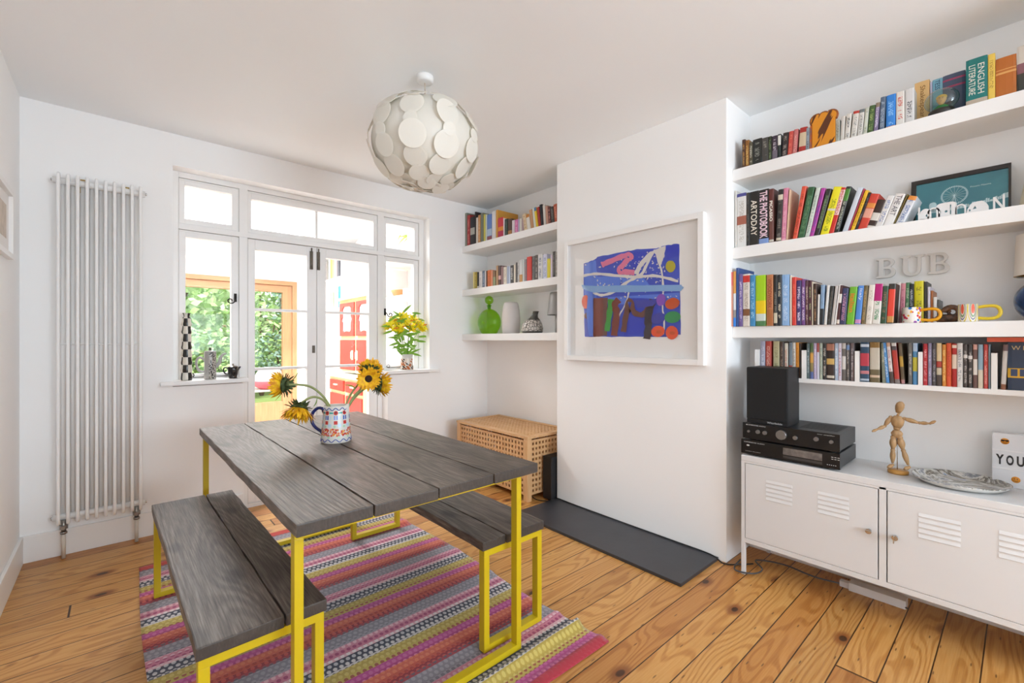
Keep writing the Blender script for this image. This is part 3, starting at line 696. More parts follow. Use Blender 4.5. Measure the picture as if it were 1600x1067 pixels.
b = B(); b.box(2.498, 2.512, .778, .968, .822, 1.090); part('grille', b, mat('speaker cloth', '#19191a', .95, bump=.6, bscale=1400), spk, bevel=.004)
b = B(); b.box(2.505, 2.5118, .778, .968, .8, .820); part('lower_baffle', b, BLACK, spk)
b = B(); fit_text(b, 'Wharfedale', (2.5045, .835, .810), (0, -1, 0), (0, 0, 1), .07, .009); part('lettering', b, GREYT, spk)

# ================================================================ mannequin, plate, light box on the cabinet
MW = light_wood('pale jointed wood', '#9c7a52', '#b99468', 'z', 2); MX = 2.66
man = thing('artist_mannequin', 'jointed wooden artist mannequin with one arm stretched out', 'figure', (MX, .375, CT))
def limb(name, a, c, r0, r1, rm=None):
    b = B(); a, c = Vector(a), Vector(c); n = 8; rm = rm or max(r0, r1) * 1.15
    pts = [a + (c - a) * i / n for i in range(n + 1)]; rr = [max(.003, (r0 + (r1 - r0) * i / n) * (.55 + .62 * math.sin(math.pi * min(.93, max(.07, i / n)))) * (rm / max(r0, r1))) for i in range(n + 1)]
    b.tube(pts, rr, 12); b.ball(a, rr[0] * 1.25, seg=10); part(name, b, MW, man)
b = B(); b.lathe([(0, 0), (.036, 0), (.038, .004), (.038, .012), (.035, .016), (0, .016)], (MX, .377, CT + .0005), 28); part('base', b, mat('varnished disc', '#c08c44', .35), man)
b = B(); b.cyl((MX + .004, .380, CT + .015), (MX + .004, .381, .815), .0018, 8); part('rod', b, CHROME, man)
b = B(); b.lathe([(0, -.028), (.009, -.024), (.014, -.010), (.0165, .006), (.0145, .020), (.008, .028), (0, .030)], (MX, .372, .927), 16, M=Matrix.Translation((MX, .372, .927)) @ Euler((R(14), R(-14), 0)).to_matrix().to_4x4() @ Matrix.Translation((-MX, -.372, -.927))); part('head', b, MW, man)
b = B(); b.cyl((MX, .379, .888), (MX, .374, .903), .005, 10); part('neck', b, MW, man)
b = B(); b.lathe([(0, .058), (.012, .056), (.022, .046), (.025, .034), (.021, .016), (.013, .002), (0, 0)], (MX, .379, .833), 18, sx=.72); part('chest', b, MW, man)
b = B(); b.lathe([(0, .026), (.010, .024), (.013, .016), (.011, .008), (0, .004)], (MX, .381, .818), 16, sx=.8); part('waist', b, MW, man)
b = B(); b.lathe([(0, .030), (.014, .026), (.0215, .014), (.020, .004), (.010, -.006), (0, -.008)], (MX, .381, .797), 18, sx=.75); part('hips', b, MW, man)
limb('upper_arm', (MX, .403, .880), (MX - .01, .421, .842), .008, .007); limb('forearm', (MX - .01, .422, .838), (MX - .03, .446, .822), .0068, .005); limb('hand', (MX - .032, .448, .821), (MX - .045, .462, .812), .005, .004, .006)
limb('upper_arm', (MX, .355, .880), (MX, .309, .868), .008, .007); limb('forearm', (MX, .304, .868), (MX, .273, .870), .0068, .005); limb('hand', (MX, .270, .870), (MX - .004, .252, .884), .005, .004, .0062)
limb('thigh', (MX, .393, .790), (MX - .006, .394, .738), .0115, .009); limb('shin', (MX - .006, .394, .732), (MX, .396, .672), .0095, .006)
limb('thigh', (MX, .370, .790), (MX - .004, .360, .742), .0115, .009); limb('shin', (MX - .004, .358, .736), (MX, .342, .674), .0095, .006)
limb('foot', (MX + .004, .397, .662), (MX - .028, .408, .654), .007, .006); limb('foot', (MX + .004, .340, .664), (MX - .022, .352, .656), .007, .006)
k = NT('marbled glaze', .12); nn = k.noise(k.tc.outputs['Object'], 4.5, 6, .6, 2.5)
k.base(k.ramp(nn, [(.30, '#3b4048'), (.40, '#8d9096'), (.46, '#d8d6d0'), (.53, '#4f483c'), (.58, '#cfc9be'), (.66, '#7b93b5'), (.75, '#2c2a28'), (.85, '#b08a55')])); MARB = k.m
b = B(); b.lathe([(0, .006), (.10, .006), (.17, .010), (.205, .024), (.209, .026), (.207, .022), (.175, .005), (.11, .0), (0, .0)], (0, 0, 0), 48, sx=.86, bands=lambda j, i: 1 if j >= 5 else 0)
o = b.obj('oval_platter', [MARB, flat('#d9d6d0', .2)], loc=(2.640, .178, CT + .001), rot=(0, 0, R(14))); o.scale = (.80, .72, 1); o['label'] = 'oval glazed platter with grey, blue and brown marbling on the cabinet'; o['category'] = 'plate'
lb = thing('light_box', 'white letter light box reading YOU with two yellow faces', 'light box', (2.78, -.03, CT)); LX = 2.745
b = B(); b.box(LX, LX + .045, -.215, .088, CT + .0005, .848); part('casing', b, mat('light box white', '#dcdee2', .4), lb, bevel=.003)
b = B()
for z in (.704, .778): b.box(LX - .002, LX, -.215, .088, z - .002, z + .002)
part('rails', b, flat('#e6e6e8', .3), lb)
b = B(); 
for ch, y in (('Y', .066), ('O', .038), ('U', .009), ('R', -.05), ('O', -.08), ('C', -.11), ('K', -.14)):
    fit_text(b, ch, (LX - .0008, y, .741), (0, -1, 0), (0, 0, 1), .021 if ch != 'Y' else .023, .041, offset=.035)
    if ch == 'U': break
part('letters', b, flat('#202022', .4), lb)
FACE = flat('#e0922a', .5); DK = flat('#33201a', .5)
for y, z, s in ((.052, .817, 1), (.022, .665, 0)):
    b = B(); b.lathe([(0, 0), (.0125, 0), (.0125, .001), (0, .001)], (0, 0, 0), 24, M=Matrix.Translation((LX - .001, y, z)) @ Euler((0, R(90), 0)).to_matrix().to_4x4()); fc = part('smiley_tile', b, FACE, lb)
    b = B()
    if s: b.box(LX - .0022, LX - .001, y - .011, y + .011, z + .002, z + .006); b.box(LX - .0022, LX - .001, y - .010, y - .002, z - .001, z + .004); b.box(LX - .0022, LX - .001, y + .002, y + .010, z - .001, z + .004)
    else:
        for yy in (y - .004, y + .004): b.box(LX - .0022, LX - .001, yy - .0012, yy + .0012, z + .001, z + .005)
    b.tube([(LX - .0015, y + .006 * math.cos(R(a)), z - .002 + .005 * math.sin(R(a))) for a in range(200, 345, 20)], .0008, 5); part('face_marks', b, DK, fc)

# ================================================================ pendant lamp
PLAS = NT('translucent white plastic', .4); PLAS.base('#f8f6f0'); tr = PLAS.n('BsdfTranslucent'); tr.inputs[0].default_value = hexc('#fbf8f0'); mxs = PLAS.n('MixShader'); mxs.inputs[0].default_value = .38
PLAS.nt.links.new(PLAS.p.outputs[0], mxs.inputs[1]); PLAS.nt.links.new(tr.outputs[0], mxs.inputs[2]); PLAS.nt.links.new(mxs.outputs[0], PLAS.nt.nodes['Material Output'].inputs[0]); PLAS = PLAS.m
LC = P_((1.172, 2.012, 2.232)); RXY, RZ = .272, .222
pl = thing('pendant_lamp', 'round white pendant lamp made of overlapping plastic discs', 'ceiling lamp', (LC.x, LC.y, ZC))
b = B(); b.lathe([(0, 0), (.042, 0), (.043, -.006), (.042, -.028), (.030, -.033), (0, -.034)], (LC.x, LC.y, ZC - .0005), 32); part('ceiling_rose', b, TRIM, pl)
b = B(); b.cyl((LC.x, LC.y, ZC - .03), (LC.x, LC.y, LC.z + .05), .003, 8); part('cord', b, mat('cord', '#d8c8b8', .6), pl)
b = B(); b.lathe([(.02, .06), (.024, .02), (.018, 0), (.03, -.03), (.034, -.06), (.02, -.085), (0, -.09)], LC, 20); part('bulb', b, mat('frosted bulb', '#f2efe8', .3), pl)
b = B(); prof = [(RXY * .965 * math.sin(a), RZ * .965 * math.cos(a)) for a in [R(20 + 150 * i / 22) for i in range(23)]]
b.lathe(prof, LC, 48); sh = part('shade', b, PLAS, pl); sm = sh.modifiers.new('t', 'SOLIDIFY'); sm.thickness = .0015
rr = random.Random(5); nd = 0
def disc(th, ph, r, lift, tw, tl=0):
    global nd
    n = P_((math.sin(ph) * math.cos(th) / RXY, math.sin(ph) * math.sin(th) / RXY, math.cos(ph) / RZ)).normalized()
    c = LC + P_((RXY * math.sin(ph) * math.cos(th), RXY * math.sin(ph) * math.sin(th), RZ * math.cos(ph))) + n * lift
    b = B(); q = n.to_track_quat('Z', 'Y').to_matrix().to_4x4(); M = Matrix.Translation(c) @ q @ Euler((tw, tl, 0)).to_matrix().to_4x4()
    b.lathe([(0, .0010), (r * .8, .0004), (r, -.0006), (r, -.0016), (0, -.0004)], (0, 0, 0), 24, M=M, smooth=False); part('shade_disc', b, PLAS, sh); nd += 1
for k_ in range(10):
    th = 2 * math.pi * k_ / 10 + .2; off = (k_ % 2) * .12
    for ph, r in ((.52, .040), (.86, .056), (1.22, .058), (1.56, .034), (1.86, .058), (2.26, .056), (2.62, .046)):
        disc(th + rr.uniform(-.03, .03), ph + off, r * rr.uniform(.92, 1.08), rr.uniform(.001, .006), rr.uniform(-.16, .16), rr.uniform(-.22, .22))
for k_ in range(9): disc(2 * math.pi * k_ / 9 + .1, 2.86 + .1 * (k_ % 2), .045, rr.uniform(.002, .012), rr.uniform(-.25, .25), rr.uniform(-.25, .25))
# ================================================================ jug and sunflowers
CERA = mat('cream ceramic', '#d9d6cf', .2); NAVY = mat('navy glaze', '#232b66', .2)
jug = thing('jug', 'patterned ceramic jug with navy handle and red and blue motifs on the table', 'jug', (.782, 2.172, .7505))
JH = .172
def jr(z): return .0685 - .0125 * (z / JH)
b = B(); prof = [(0, 0), (.066, 0), (.0685, .004)] + [(jr(z), z) for z in (.03, .06, .09, .12, .15, JH)] + [(jr(JH) - .004, JH), (jr(.1) - .005, .10), (.058, .012), (0, .010)]
b.lathe(prof, (0, 0, 0), 48)
for v in b.bm.verts:      # pouring lip opposite the handle
    a = math.atan2(v.co.y, v.co.x); d = abs((a - R(-41) + math.pi) % (2 * math.pi) - math.pi)
    if v.co.z > .13 and d < .6: k_ = (v.co.z - .13) / .042 * (1 - d / .6); v.co.x *= 1 + .10 * k_; v.co.y *= 1 + .10 * k_; v.co.z += .008 * k_
b.obj('body', CERA, jug)
hd = P_((-.752, .659, 0)); b = B()
b.tube(smooth_path([hd * (jr(.150) - .002) + P_((0, 0, .150)), hd * .085 + P_((0, 0, .158)), hd * .112 + P_((0, 0, .135)), hd * .118 + P_((0, 0, .100)), hd * .104 + P_((0, 0, .070)), hd * .072 + P_((0, 0, .046)), hd * (jr(.04) - .003) + P_((0, 0, .044))], 6), .0075, 10)
b.ball(hd * jr(.15) + P_((0, 0, .146)), .012, .012, .016, 12); b.ball(hd * jr(.044) + P_((0, 0, .044)), .012, .012, .014, 12)
b.obj('handle', NAVY, jug)
def surf(a, z, o=.0006): r = jr(z) + o; return P_((r * math.cos(a), r * math.sin(a), z))
def jp(b, a0, a1, z0, z1, mi, o=.0006):
    n = 3
    for i in range(n):
        u, v = a0 + (a1 - a0) * i / n, a0 + (a1 - a0) * (i + 1) / n
        b.face([b.bm.verts.new(surf(q, z, o)) for q, z in ((u, z0), (v, z0), (v, z1), (u, z1))], mi)
def jdot(b, a, z, r, mi, o=.0008, n=10): b.face([b.bm.verts.new(surf(a + r * math.cos(2 * math.pi * i / n) / jr(z), z + r * math.sin(2 * math.pi * i / n), o)) for i in range(n)], mi)
b = B(); N = 9; r_ = random.Random(9)
for z, amp_ in ((.159, .0055), (.014, .006)): b.tube([surf(2 * math.pi * i / 120, z + amp_ * math.sin(i * 2 * math.pi / 10), .0004) for i in range(120)], .0019, 5, 0, closed=True)
for i in range(N):
    a = 2 * math.pi * i / N + .15
    jdot(b, a, .142, .0100, 1); jp(b, a + .2, a + .5, .1385, .1455, 2); jdot(b, a, .143, .0045, 3, .0011)
    jp(b, a - .15, a - .04, .110, .129, 4 if i % 3 else 5); jp(b, a + .03, a + .14, .110, .129, 0 if i % 2 else 5); jp(b, a + .28, a + .36, .112, .127, 6)
    jp(b, a - .14, a + .12, .089, .105, 1)
    jdot(b, a + .25, .084, .009, 6); jdot(b, a - .1, .079, .006, 7)
    for j in range(26): jdot(b, a + r_.uniform(0, .7), r_.uniform(.036, .068), r_.uniform(.003, .0055), 1 if j % 3 else 8, .0007)
    for j in range(14): jdot(b, a + r_.uniform(0, .7), r_.uniform(.038, .066), .0014, 9, .0012, 6)
    jdot(b, a + .2, .030, .006, 7)
b.obj('painted_pattern', [flat(c, .25) for c in ('#27459c', '#c2332c', '#35a394', '#6a2038', '#2d5fb4', '#7f9be0', '#b5cfe0', '#a8cfae', '#e39a2c', '#e9e4da')], jug, recalc=False)
PETAL = NT('sunflower petals', .6); nn = PETAL.noise(PETAL.tc.outputs['Object'], 60, 3); PETAL.base(PETAL.ramp(nn, [(.35, '#d38a06'), (.65, '#f7c713')])); PETAL = PETAL.m
SEED = mat('sunflower seeds', '#2a170e', .9, bump=.8, bscale=700); SEPAL = mat('sunflower sepals', '#46542e', .8, noise=.4, nscale=80); STEM = mat('hairy stem', '#8c9360', .8, noise=.2, nscale=60); LEAF = mat('leaf', '#6f9a2a', .6, noise=.3, nscale=40)
def frame_of(n): n = Vector(n).normalized(); q = n.to_track_quat('Z', 'Y'); return n, q @ P_((1, 0, 0)), q @ P_((0, 1, 0))
def petal(b, base, d, nrm, L, wd, curl=.2, mi=0):
    sd = d.cross(nrm).normalized(); n = 5; rows = []
    for i in range(n + 1):
        t = i / n; p = base + d * L * t + nrm * (curl * L * t * t); w_ = wd * math.sin(math.pi * min(1, .18 + .82 * t)) ** .8 if i < n else .0004
        rows.append([b.bm.verts.new(p - sd * w_ / 2), b.bm.verts.new(p + nrm * -.12 * w_), b.bm.verts.new(p + sd * w_ / 2)])
    for i in range(n):
        for j in range(2): f = b.face([rows[i][j], rows[i][j + 1], rows[i + 1][j + 1], rows[i + 1][j]], mi); f.smooth = True
def sunflower(label, c, n, rc, L, fwd, stem, seed, leafs=()):
    c = Vector(c); t = thing('sunflower', label, 'flower', c, 0, 'sunflowers in the jug'); n, e1, e2 = frame_of(n); r = random.Random(seed)
    O = Vector((0, 0, 0)); b = B()
    for ring, (k, f) in enumerate(((24, fwd), (22, fwd + .28), (16, fwd - .2))):
        for i in range(k):
            a = 2 * math.pi * (i + .5 * ring) / k + r.uniform(-.08, .08); e = e1 * math.cos(a) + e2 * math.sin(a); ff = f + r.uniform(-.15, .15)
            d = e * math.cos(ff) + n * math.sin(ff); nm = n * math.cos(ff) - e * math.sin(ff); petal(b, e * rc * .92, d, nm, L * r.uniform(.8, 1.08), .014, r.uniform(-.15, .25))
    b.obj('petals', PETAL, t, recalc=False)
    b = B(); b.lathe([(0, .004), (rc * .5, .006), (rc * .85, .003), (rc, -.003), (rc * .9, -.008), (0, -.010)], O, 24, M=n.to_track_quat('Z', 'Y').to_matrix().to_4x4()); b.obj('seed_disc', SEED, t)
    b = B(); b.lathe([(rc * 1.05, -.002), (rc * .95, -.012), (rc * .45, -.022), (0, -.026)], O, 20, M=n.to_track_quat('Z', 'Y').to_matrix().to_4x4())
    for ring in range(2):
        for i in range(16):
            a = 2 * math.pi * (i + .5 * ring) / 16 + r.uniform(-.1, .1); e = e1 * math.cos(a) + e2 * math.sin(a); ff = -.25 - .5 * ring + r.uniform(-.3, .3)
            petal(b, e * rc * (.9 - .3 * ring) - n * (.006 + .008 * ring), (e * math.cos(ff) + n * math.sin(ff)), n, .032 * r.uniform(.8, 1.2), .014, .15 * r.uniform(-1, 1))
    b.obj('sepals', SEPAL, t, recalc=False)
    b = B(); P = [-n * .018] + [Vector(q) - c for q in stem]; b.tube(smooth_path(P, 5), .0052, 8); b.obj('stem', STEM, t)
    for (p, d, L_, w_) in leafs: b = B(); d = Vector(d); petal(b, Vector(p) - c, d.normalized(), d.cross(P_((.4, .3, .1))).normalized(), L_, w_, .5); b.obj('leaf', LEAF, t, recalc=False)
J = P_((.782, 2.172, 0)); LFT = P_((-.752, .659, 0)); TC = P_((-.34, -.94, 0))
def jpt(l, f, z): return J + LFT * l + TC * f + P_((0, 0, z))
sunflower('sunflower at the left of the jug, seen side-on with petals to the left', (.545, 2.165, 1.035), (-.80, .55, .02), .033, .050, .85, [(.60, 2.165, 1.033), (.66, 2.165, 1.02), (.71, 2.168, .98), (.748, 2.17, .925), (.77, 2.17, .84), (.79, 2.17, .775)], 1, [((.575, 2.165, 1.05), (.6, -.4, .35), .055, .022)])
sunflower('sunflower drooping over the table edge of the jug, petals hanging down', (.605, 2.14, .925), (-.30, -.25, -.92), .036, .062, .85, [(.625, 2.15, .955), (.67, 2.155, .972), (.715, 2.16, .955), (.745, 2.165, .915), (.78, 2.17, .84), (.80, 2.17, .775)], 2, [((.668, 2.14, .93), (.3, -.2, .35), .04, .016)])
sunflower('sunflower facing the room with dark brown centre, right of the jug', (.925, 2.13, 1.043), (-.42, -.90, .02), .019, .046, .22, [(.905, 2.16, 1.0), (.865, 2.17, .955), (.835, 2.17, .90), (.80, 2.17, .82), (.78, 2.172, .775)], 3, [((.87, 2.165, 1.0), (-.3, .1, .25), .05, .012)])
sunflower('sunflower turned away to the right, showing dark green sepals', (1.000, 2.16, 1.008), (.93, -.10, -.12), .033, .050, .80, [(.955, 2.18, 1.005), (.905, 2.18, .975), (.86, 2.18, .93), (.82, 2.18, .86), (.79, 2.18, .775)], 4)
sunflower('sunflower at the top of the bunch, facing away behind the others', (.965, 2.20, 1.078), (.35, .65, .55), .030, .045, .45, [(.945, 2.19, 1.055), (.895, 2.19, 1.01), (.85, 2.19, .95), (.815, 2.185, .86), (.785, 2.19, .775)], 5)

# ================================================================ things on the window sills
SILL = .9655
k = NT('black and cream check glaze', .25)
gx, gy, gz = k.sep(k.tc.outputs['Object']); ang = k.math('DIVIDE', k.math('ADD', k.math('ARCTAN2', gy, gx), 3.5), 1.0472)
chk = k.math('MODULO', k.math('ADD', k.math('FLOOR', ang), k.math('FLOOR', k.math('DIVIDE', gz, .0515))), 2.0)
k.base(k.mix(chk, '#26231f', '#d8d2c6')); CHK = k.m
b = B(); P = [(0, 0), (.030, 0)]
for i in range(8):
    z = .0515 * i; P += [(.033 - .0006 * i, z + .012), (.031 - .001 * i, z + .030), (.029 - .0009 * i, z + .050)]
P += [(.022, .418), (.016, .424), (.018, .436), (.024, .448), (.020, .447), (.012, .43), (0, .42)]
b.lathe(P, (0, 0, 0), 24); o = b.obj('tall_vase', CHK, loc=(.338, 3.685, SILL)); o['label'] = 'tall slim black and cream checked vase on the left window sill'; o['category'] = 'vase'
GREYG = mat('pale grey glaze', '#a9a6a2', .3); pot = thing('coffee_pot', 'grey ceramic coffee pot with patterned side on the left sill', 'coffee pot', (.470, 3.69, SILL))
k = NT('speckled pattern', .3); vv = k.voro(k.tc.outputs['Object'], 105)['Distance']; k.base(k.mix(k.step(vv, .42, .5), '#26231f', '#b9b4ac')); SPK = k.m
b = B(); b.lathe([(0, 0), (.034, 0), (.036, .004), (.0355, .10), (.035, .188), (.034, .192), (.006, .196), (0, .196)], (0, 0, 0), 36, bands=lambda j, i: 1 if (j in (2, 3) and 25 <= i <= 33) else 0); b.obj('body', [GREYG, SPK], pot)
b = B(); b.lathe([(0, 0), (.008, 0), (.0065, .008), (.010, .018), (.006, .022), (0, .022)], (0, 0, .196), 14); b.obj('knob', mat('black knob', '#2b2724', .3), pot)
b = B(); b.tube(smooth_path([(-.034, 0, .135), (-.060, 0, .150), (-.078, 0, .125), (-.075, 0, .085), (-.060, 0, .058), (-.036, 0, .052)], 5), .0075, 8); b.obj('handle', GREYG, pot)
b = B(); b.tube(smooth_path([(.033, 0, .085), (.052, 0, .11), (.062, 0, .145), (.078, 0, .17), (.094, 0, .172)], 5), [.014 - .00040 * i for i in range(21)], 10); b.obj('spout', GREYG, pot)
TB = mat('black brown glaze', '#231d1a', .2); tp = thing('teapot', 'small black milk pot with handle at the right end of the left sill', 'teapot', (.603, 3.675, SILL))
b = B(); b.lathe([(0, 0), (.024, 0), (.026, .004), (.024, .010), (.030, .030), (.034, .060), (.033, .078), (.030, .082), (.030, .078), (.031, .06), (.02, .01), (0, .009)], (0, 0, 0), 28); b.obj('body', TB, tp)
b = B(); b.tube(smooth_path([(-.030, 0, .070), (-.050, 0, .076), (-.058, 0, .056), (-.046, 0, .034), (-.029, 0, .028)], 5), .0045, 8); b.obj('handle', TB, tp)
b = B(); b.tube([(.028, 0, .060), (.040, 0, .074), (.046, 0, .080)], [.010, .006, .0035], 8); b.obj('spout', TB, tp)
b = B(); b.lathe([(.030, .080), (.022, .086), (.005, .089), (.004, .094), (.007, .099), (0, .102)], (0, 0, 0), 20); b.obj('lid', mat('brown glaze', '#6b5c45', .3), tp)
k = NT('orange and brown dot glaze', .25); x, y, z = k.sep(k.tc.outputs['Object']); av = k.math('MULTIPLY', k.math('ARCTAN2', y, x), 2.4)
kv = k.voro(k.comb(k.math('ADD', av, k.math('MULTIPLY', z, 30.0)), k.math('MULTIPLY', z, 42.0), 0.0), 1.0)
k.base(k.mix(k.step(kv['Distance'], .50, .55), k.mix(k.math('GREATER_THAN', k.sep(kv['Color'])[0], .6), '#b5622f', '#3c2c20'), '#ddd3c6')); DOT = k.m
vs = thing('flower_vase', 'white vase with orange and brown dots holding yellow lilies on the right sill', 'vase', (1.96, 3.685, SILL))
b = B(); b.lathe([(0, 0), (.054, 0), (.058, .004), (.056, .05), (.052, .10), (.055, .140), (.052, .139), (.048, .1), (.052, .01), (0, .008)], (0, 0, 0), 32, bands=lambda j, i: 1 if j in (2, 3) else 0); b.obj('body', [CERA, DOT], vs)
YF_ = mat('yellow lily', '#f2e21c', .5); YO = mat('lily throat', '#d98a1a', .6); GST = mat('lily stem', '#5f8a2c', .6); GLF = mat('lily leaf', '#7fae3a', .5, noise=.25, nscale=30)
r = random.Random(12)
for i, (dx, dz) in enumerate(((-.155, .385), (-.11, .42), (-.02, .455), (.045, .455), (.105, .41), (.165, .375), (.02, .38), (-.07, .36))):
    c = P_((1.955 + dx, 3.70 - .03 + .02 * (i % 3), SILL + dz)); 
    t = thing('yellow_lily', ['yellow lily at the far left of the sill bouquet', 'yellow lily cluster second from left in the sill bouquet', 'yellow lily near the top middle of the sill bouquet', 'highest yellow lily right of middle in the sill bouquet', 'yellow lily cluster second from right in the sill bouquet', 'yellow lily at the far right of the sill bouquet', 'yellow lily low in the middle of the sill bouquet', 'yellow lily low left of middle in the sill bouquet'][i], 'flower', c, 0, 'yellow lilies on the window sill')
    b = B(); bt = P_((r.uniform(-.015, .015), .0 + r.uniform(-.01, .01), -dz + .02)); bt.x -= dx * .98
    b.tube(smooth_path([bt, P_((-dx * .75, 0, -dz * .45)), P_((0, 0, 0))], 6), .0022, 6); b.obj('stem', GST, t)
    b = B()
    for f in range(6):
        fc = P_((r.uniform(-.034, .034), r.uniform(-.02, .02), r.uniform(-.02, .03))); n, e1, e2 = frame_of((r.uniform(-.8, .8), -.7 + r.uniform(-.5, .5), .6))
        for j in range(6):
            a = j * math.pi / 3 + r.uniform(-.1, .1); e = e1 * math.cos(a) + e2 * math.sin(a); ff = .75; petal(b, fc, e * math.cos(ff) + n * math.sin(ff), n * math.cos(ff) - e * math.sin(ff), .044, .022, -.35, 0 if (j or f % 3) else 1)
    b.obj('blossoms', [YF_, YO], t, recalc=False)
    b = B()
    for f in range(8):
        p = bt.lerp(P_((0, 0, -.02)), .35 + .12 * f) + P_((0, 0, .0)); a = r.uniform(-.6, math.pi + .6); d = P_((math.cos(a) * 1.1, -.3 * r.random(), r.uniform(-.2, .8))).normalized(); petal(b, p, d, (P_((-.45, -.85, .35)) - d * d.dot(P_((-.45, -.85, .35)))).normalized(), r.uniform(.08, .13), .022, -.25)
    b.obj('leaves', GLF, t, recalc=False)

# ================================================================ things on the lowest far shelf
LZ = 1.2915
dec = thing('glass_decanter', 'round green glass decanter with ball stopper on the lowest far shelf', 'decanter', (2.66, 3.37, LZ))
GG = glass_mat('green glass', (.60, .86, .14), 2.0)
b = B(); b.lathe([(0, .001), (.075, .001), (.092, .012)] + [(.128 * math.sin(R(a)), .112 - .128 * math.cos(R(a))) for a in range(50, 166, 10)] + [(.020, .238), (.021, .262), (.027, .266), (.027, .276), (.018, .277), (.016, .24), (0, .235)], (0, 0, 0), 40, sy=1.0, sx=.62)
b.obj('body', GG, dec); b = B(); b.lathe([(0, .268), (.015, .270), (.013, .282)] + [(.042 * math.sin(R(a)), .322 - .042 * math.cos(R(a))) for a in range(25, 181, 12)], (0, 0, 0), 28); b.obj('stopper', GG, dec); dec.rotation_euler = (0, 0, R(14))
b = B(); b.lathe([(0, 0), (.085, 0), (.098, .006), (.103, .06), (.105, .13), (.098, .21), (.082, .272), (.070, .286), (.066, .284), (.078, .26), (.09, .2), (.09, .02), (0, .01)], (0, 0, 0), 40)
o = b.obj('white_vase', mat('matt white porcelain', '#d2ccc8', .55), loc=(2.68, 3.075, LZ)); o.scale = (.8, .80, 1); o['label'] = 'tall matt white vase on the lowest far shelf beside green decanter'; o['category'] = 'vase'
k = NT('pebble pattern glaze', .3); kv = k.voro(k.tc.outputs['Object'], 36, 'DISTANCE_TO_EDGE')['Distance']; gx, gy, gz = k.sep(k.tc.outputs['Object'])
msk = k.math('MULTIPLY', k.step(kv, .05, .09), k.math('MULTIPLY', k.math('LESS_THAN', gz, .125), k.math('GREATER_THAN', gz, .02))); k.base(k.mix(msk, '#4b4844', '#c9c2ba')); PEB = k.m
b = B(); b.lathe([(0, 0), (.095, 0), (.105, .01), (.110, .05), (.100, .09), (.070, .125), (.040, .150), (.030, .175), (.030, .200), (.034, .206), (.028, .206), (.024, .17), (0, .15)], (0, 0, 0), 36)
for v in b.bm.verts:
    if v.co.z > .09: v.co.y -= (v.co.z - .09) * .45
b.obj('pebble_vase', PEB, loc=(2.66, 2.775, LZ)).scale = (.85, .85, .9)
o = bpy.data.objects['pebble_vase']; o['label'] = 'squat grey vase with pebble pattern and off-centre neck on the lowest far shelf'; o['category'] = 'vase'
lp = thing('grey_lamp', 'small grey mushroom-like lamp half hidden by the chimney breast on the far shelf', 'lamp', (2.68, 2.47, LZ)); GL2 = mat('grey metal lamp', '#8f8d8b', .4, .2)
b = B(); b.lathe([(0, 0), (.042, 0), (.042, .15), (.030, .165), (0, .168)], (0, .0, 0), 24); b.obj('base', mat('grey stem', '#a19c97', .5), lp)
b = B(); b.lathe([(.105, .145), (.098, .20), (.088, .30), (.080, .325), (.0, .328)], (0, 0, 0), 28); b.obj('shade', GL2, lp)

# ================================================================ ornaments on the right-hand shelves
k = NT('toast glaze', .35); x, y, z = k.sep(k.tc.outputs['Object'])
nn = k.noise(k.comb(0.0, k.math('MULTIPLY', k.math('ADD', y, k.math('MULTIPLY', z, .45)), 34.0), k.math('MULTIPLY', z, 7.0)), 1.0, 2, .5, .4)
k.base(k.mix(k.step(nn, .56, .60), '#d98c1c', '#5a2c10')); TOA = k.m
ty0, ty1 = U(1268.5, 230, X=2.618).y, U(1304.6, 230, X=2.618).y
toast = thing('toast_ornament', 'golden ceramic slice-of-toast ornament with brown scorch stripes on top shelf', 'ornament', (2.625, (ty0 + ty1) / 2, 2.1935))
hw = (ty0 - ty1) / 2; pr = [(-hw, 0), (-hw, .12)] + arc(-hw + .02, .14, .026, 200, 75, 6) + arc(0, .145, .022, 140, 40, 5) + arc(hw - .02, .14, .026, 105, -20, 6) + [(hw, .12), (hw, 0)]
pr = [(-p[0], p[1]) for p in pr]
b = B(); b.prism(pr, 'x', -.004, .012); b.obj('slice', TOA, toast, bevel=.002)
b = B(); P = [P_((.004, p[0] * 1.02, p[1] * 1.01)) for p in pr[1:-1]]; b.tube(P, .0065, 8); b.obj('crust', mat('crust glaze', '#8a4a1e', .4, noise=.4, nscale=60), toast)
GLOBEG = glass_mat('snow globe glass', (.80, .88, .85), 3.5)
gy = U(1470, 160, X=2.628).y
sg = thing('snow_globe', 'glass snow globe with a yellow-haired bust in green on the top shelf', 'snow globe', (2.652, gy, 2.1935))
b = B(); b.lathe([(0, 0), (.040, 0), (.044, .004), (.042, .020), (.036, .026), (0, .027)], (0, 0, 0), 32); b.obj('base', mat('globe base', '#26231f', .35), sg)
b = B(); b.ball((0, 0, .068), .038, .056, .050, 32); b.obj('globe', GLOBEG, sg)
b = B(); b.lathe([(0, 0), (.026, 0), (.024, .012), (.012, .022), (0, .024)], (0, 0, .026), 20, sx=.6); b.obj('shoulders', mat('green coat', '#2f8a4a', .5), sg)
b = B(); b.ball((0, 0, .070), .013, .0145, .020, 18); b.cyl((0, 0, .046), (0, 0, .058), .006, 10); b.ball((-.0135, 0, .068), .003, .0025, .004, 8)
for s in (-1, 1): b.ball((0, s * .0145, .069), .002, .002, .004, 8)
b.obj('head', mat('figure skin', '#d9a25a', .5), sg)
b = B(); b.ball((.002, 0, .081), .0155, .018, .012, 16); b.obj('hair', mat('yellow hair', '#dba83a', .5), sg)
b = B()
for s in (-1, 1): b.ball((-.0125, s * .005, .073), .0012, .0018, .001, 6); b.box(-.0135, -.0125, s * .005 - .003, s * .005 + .003, .0765, .0775)
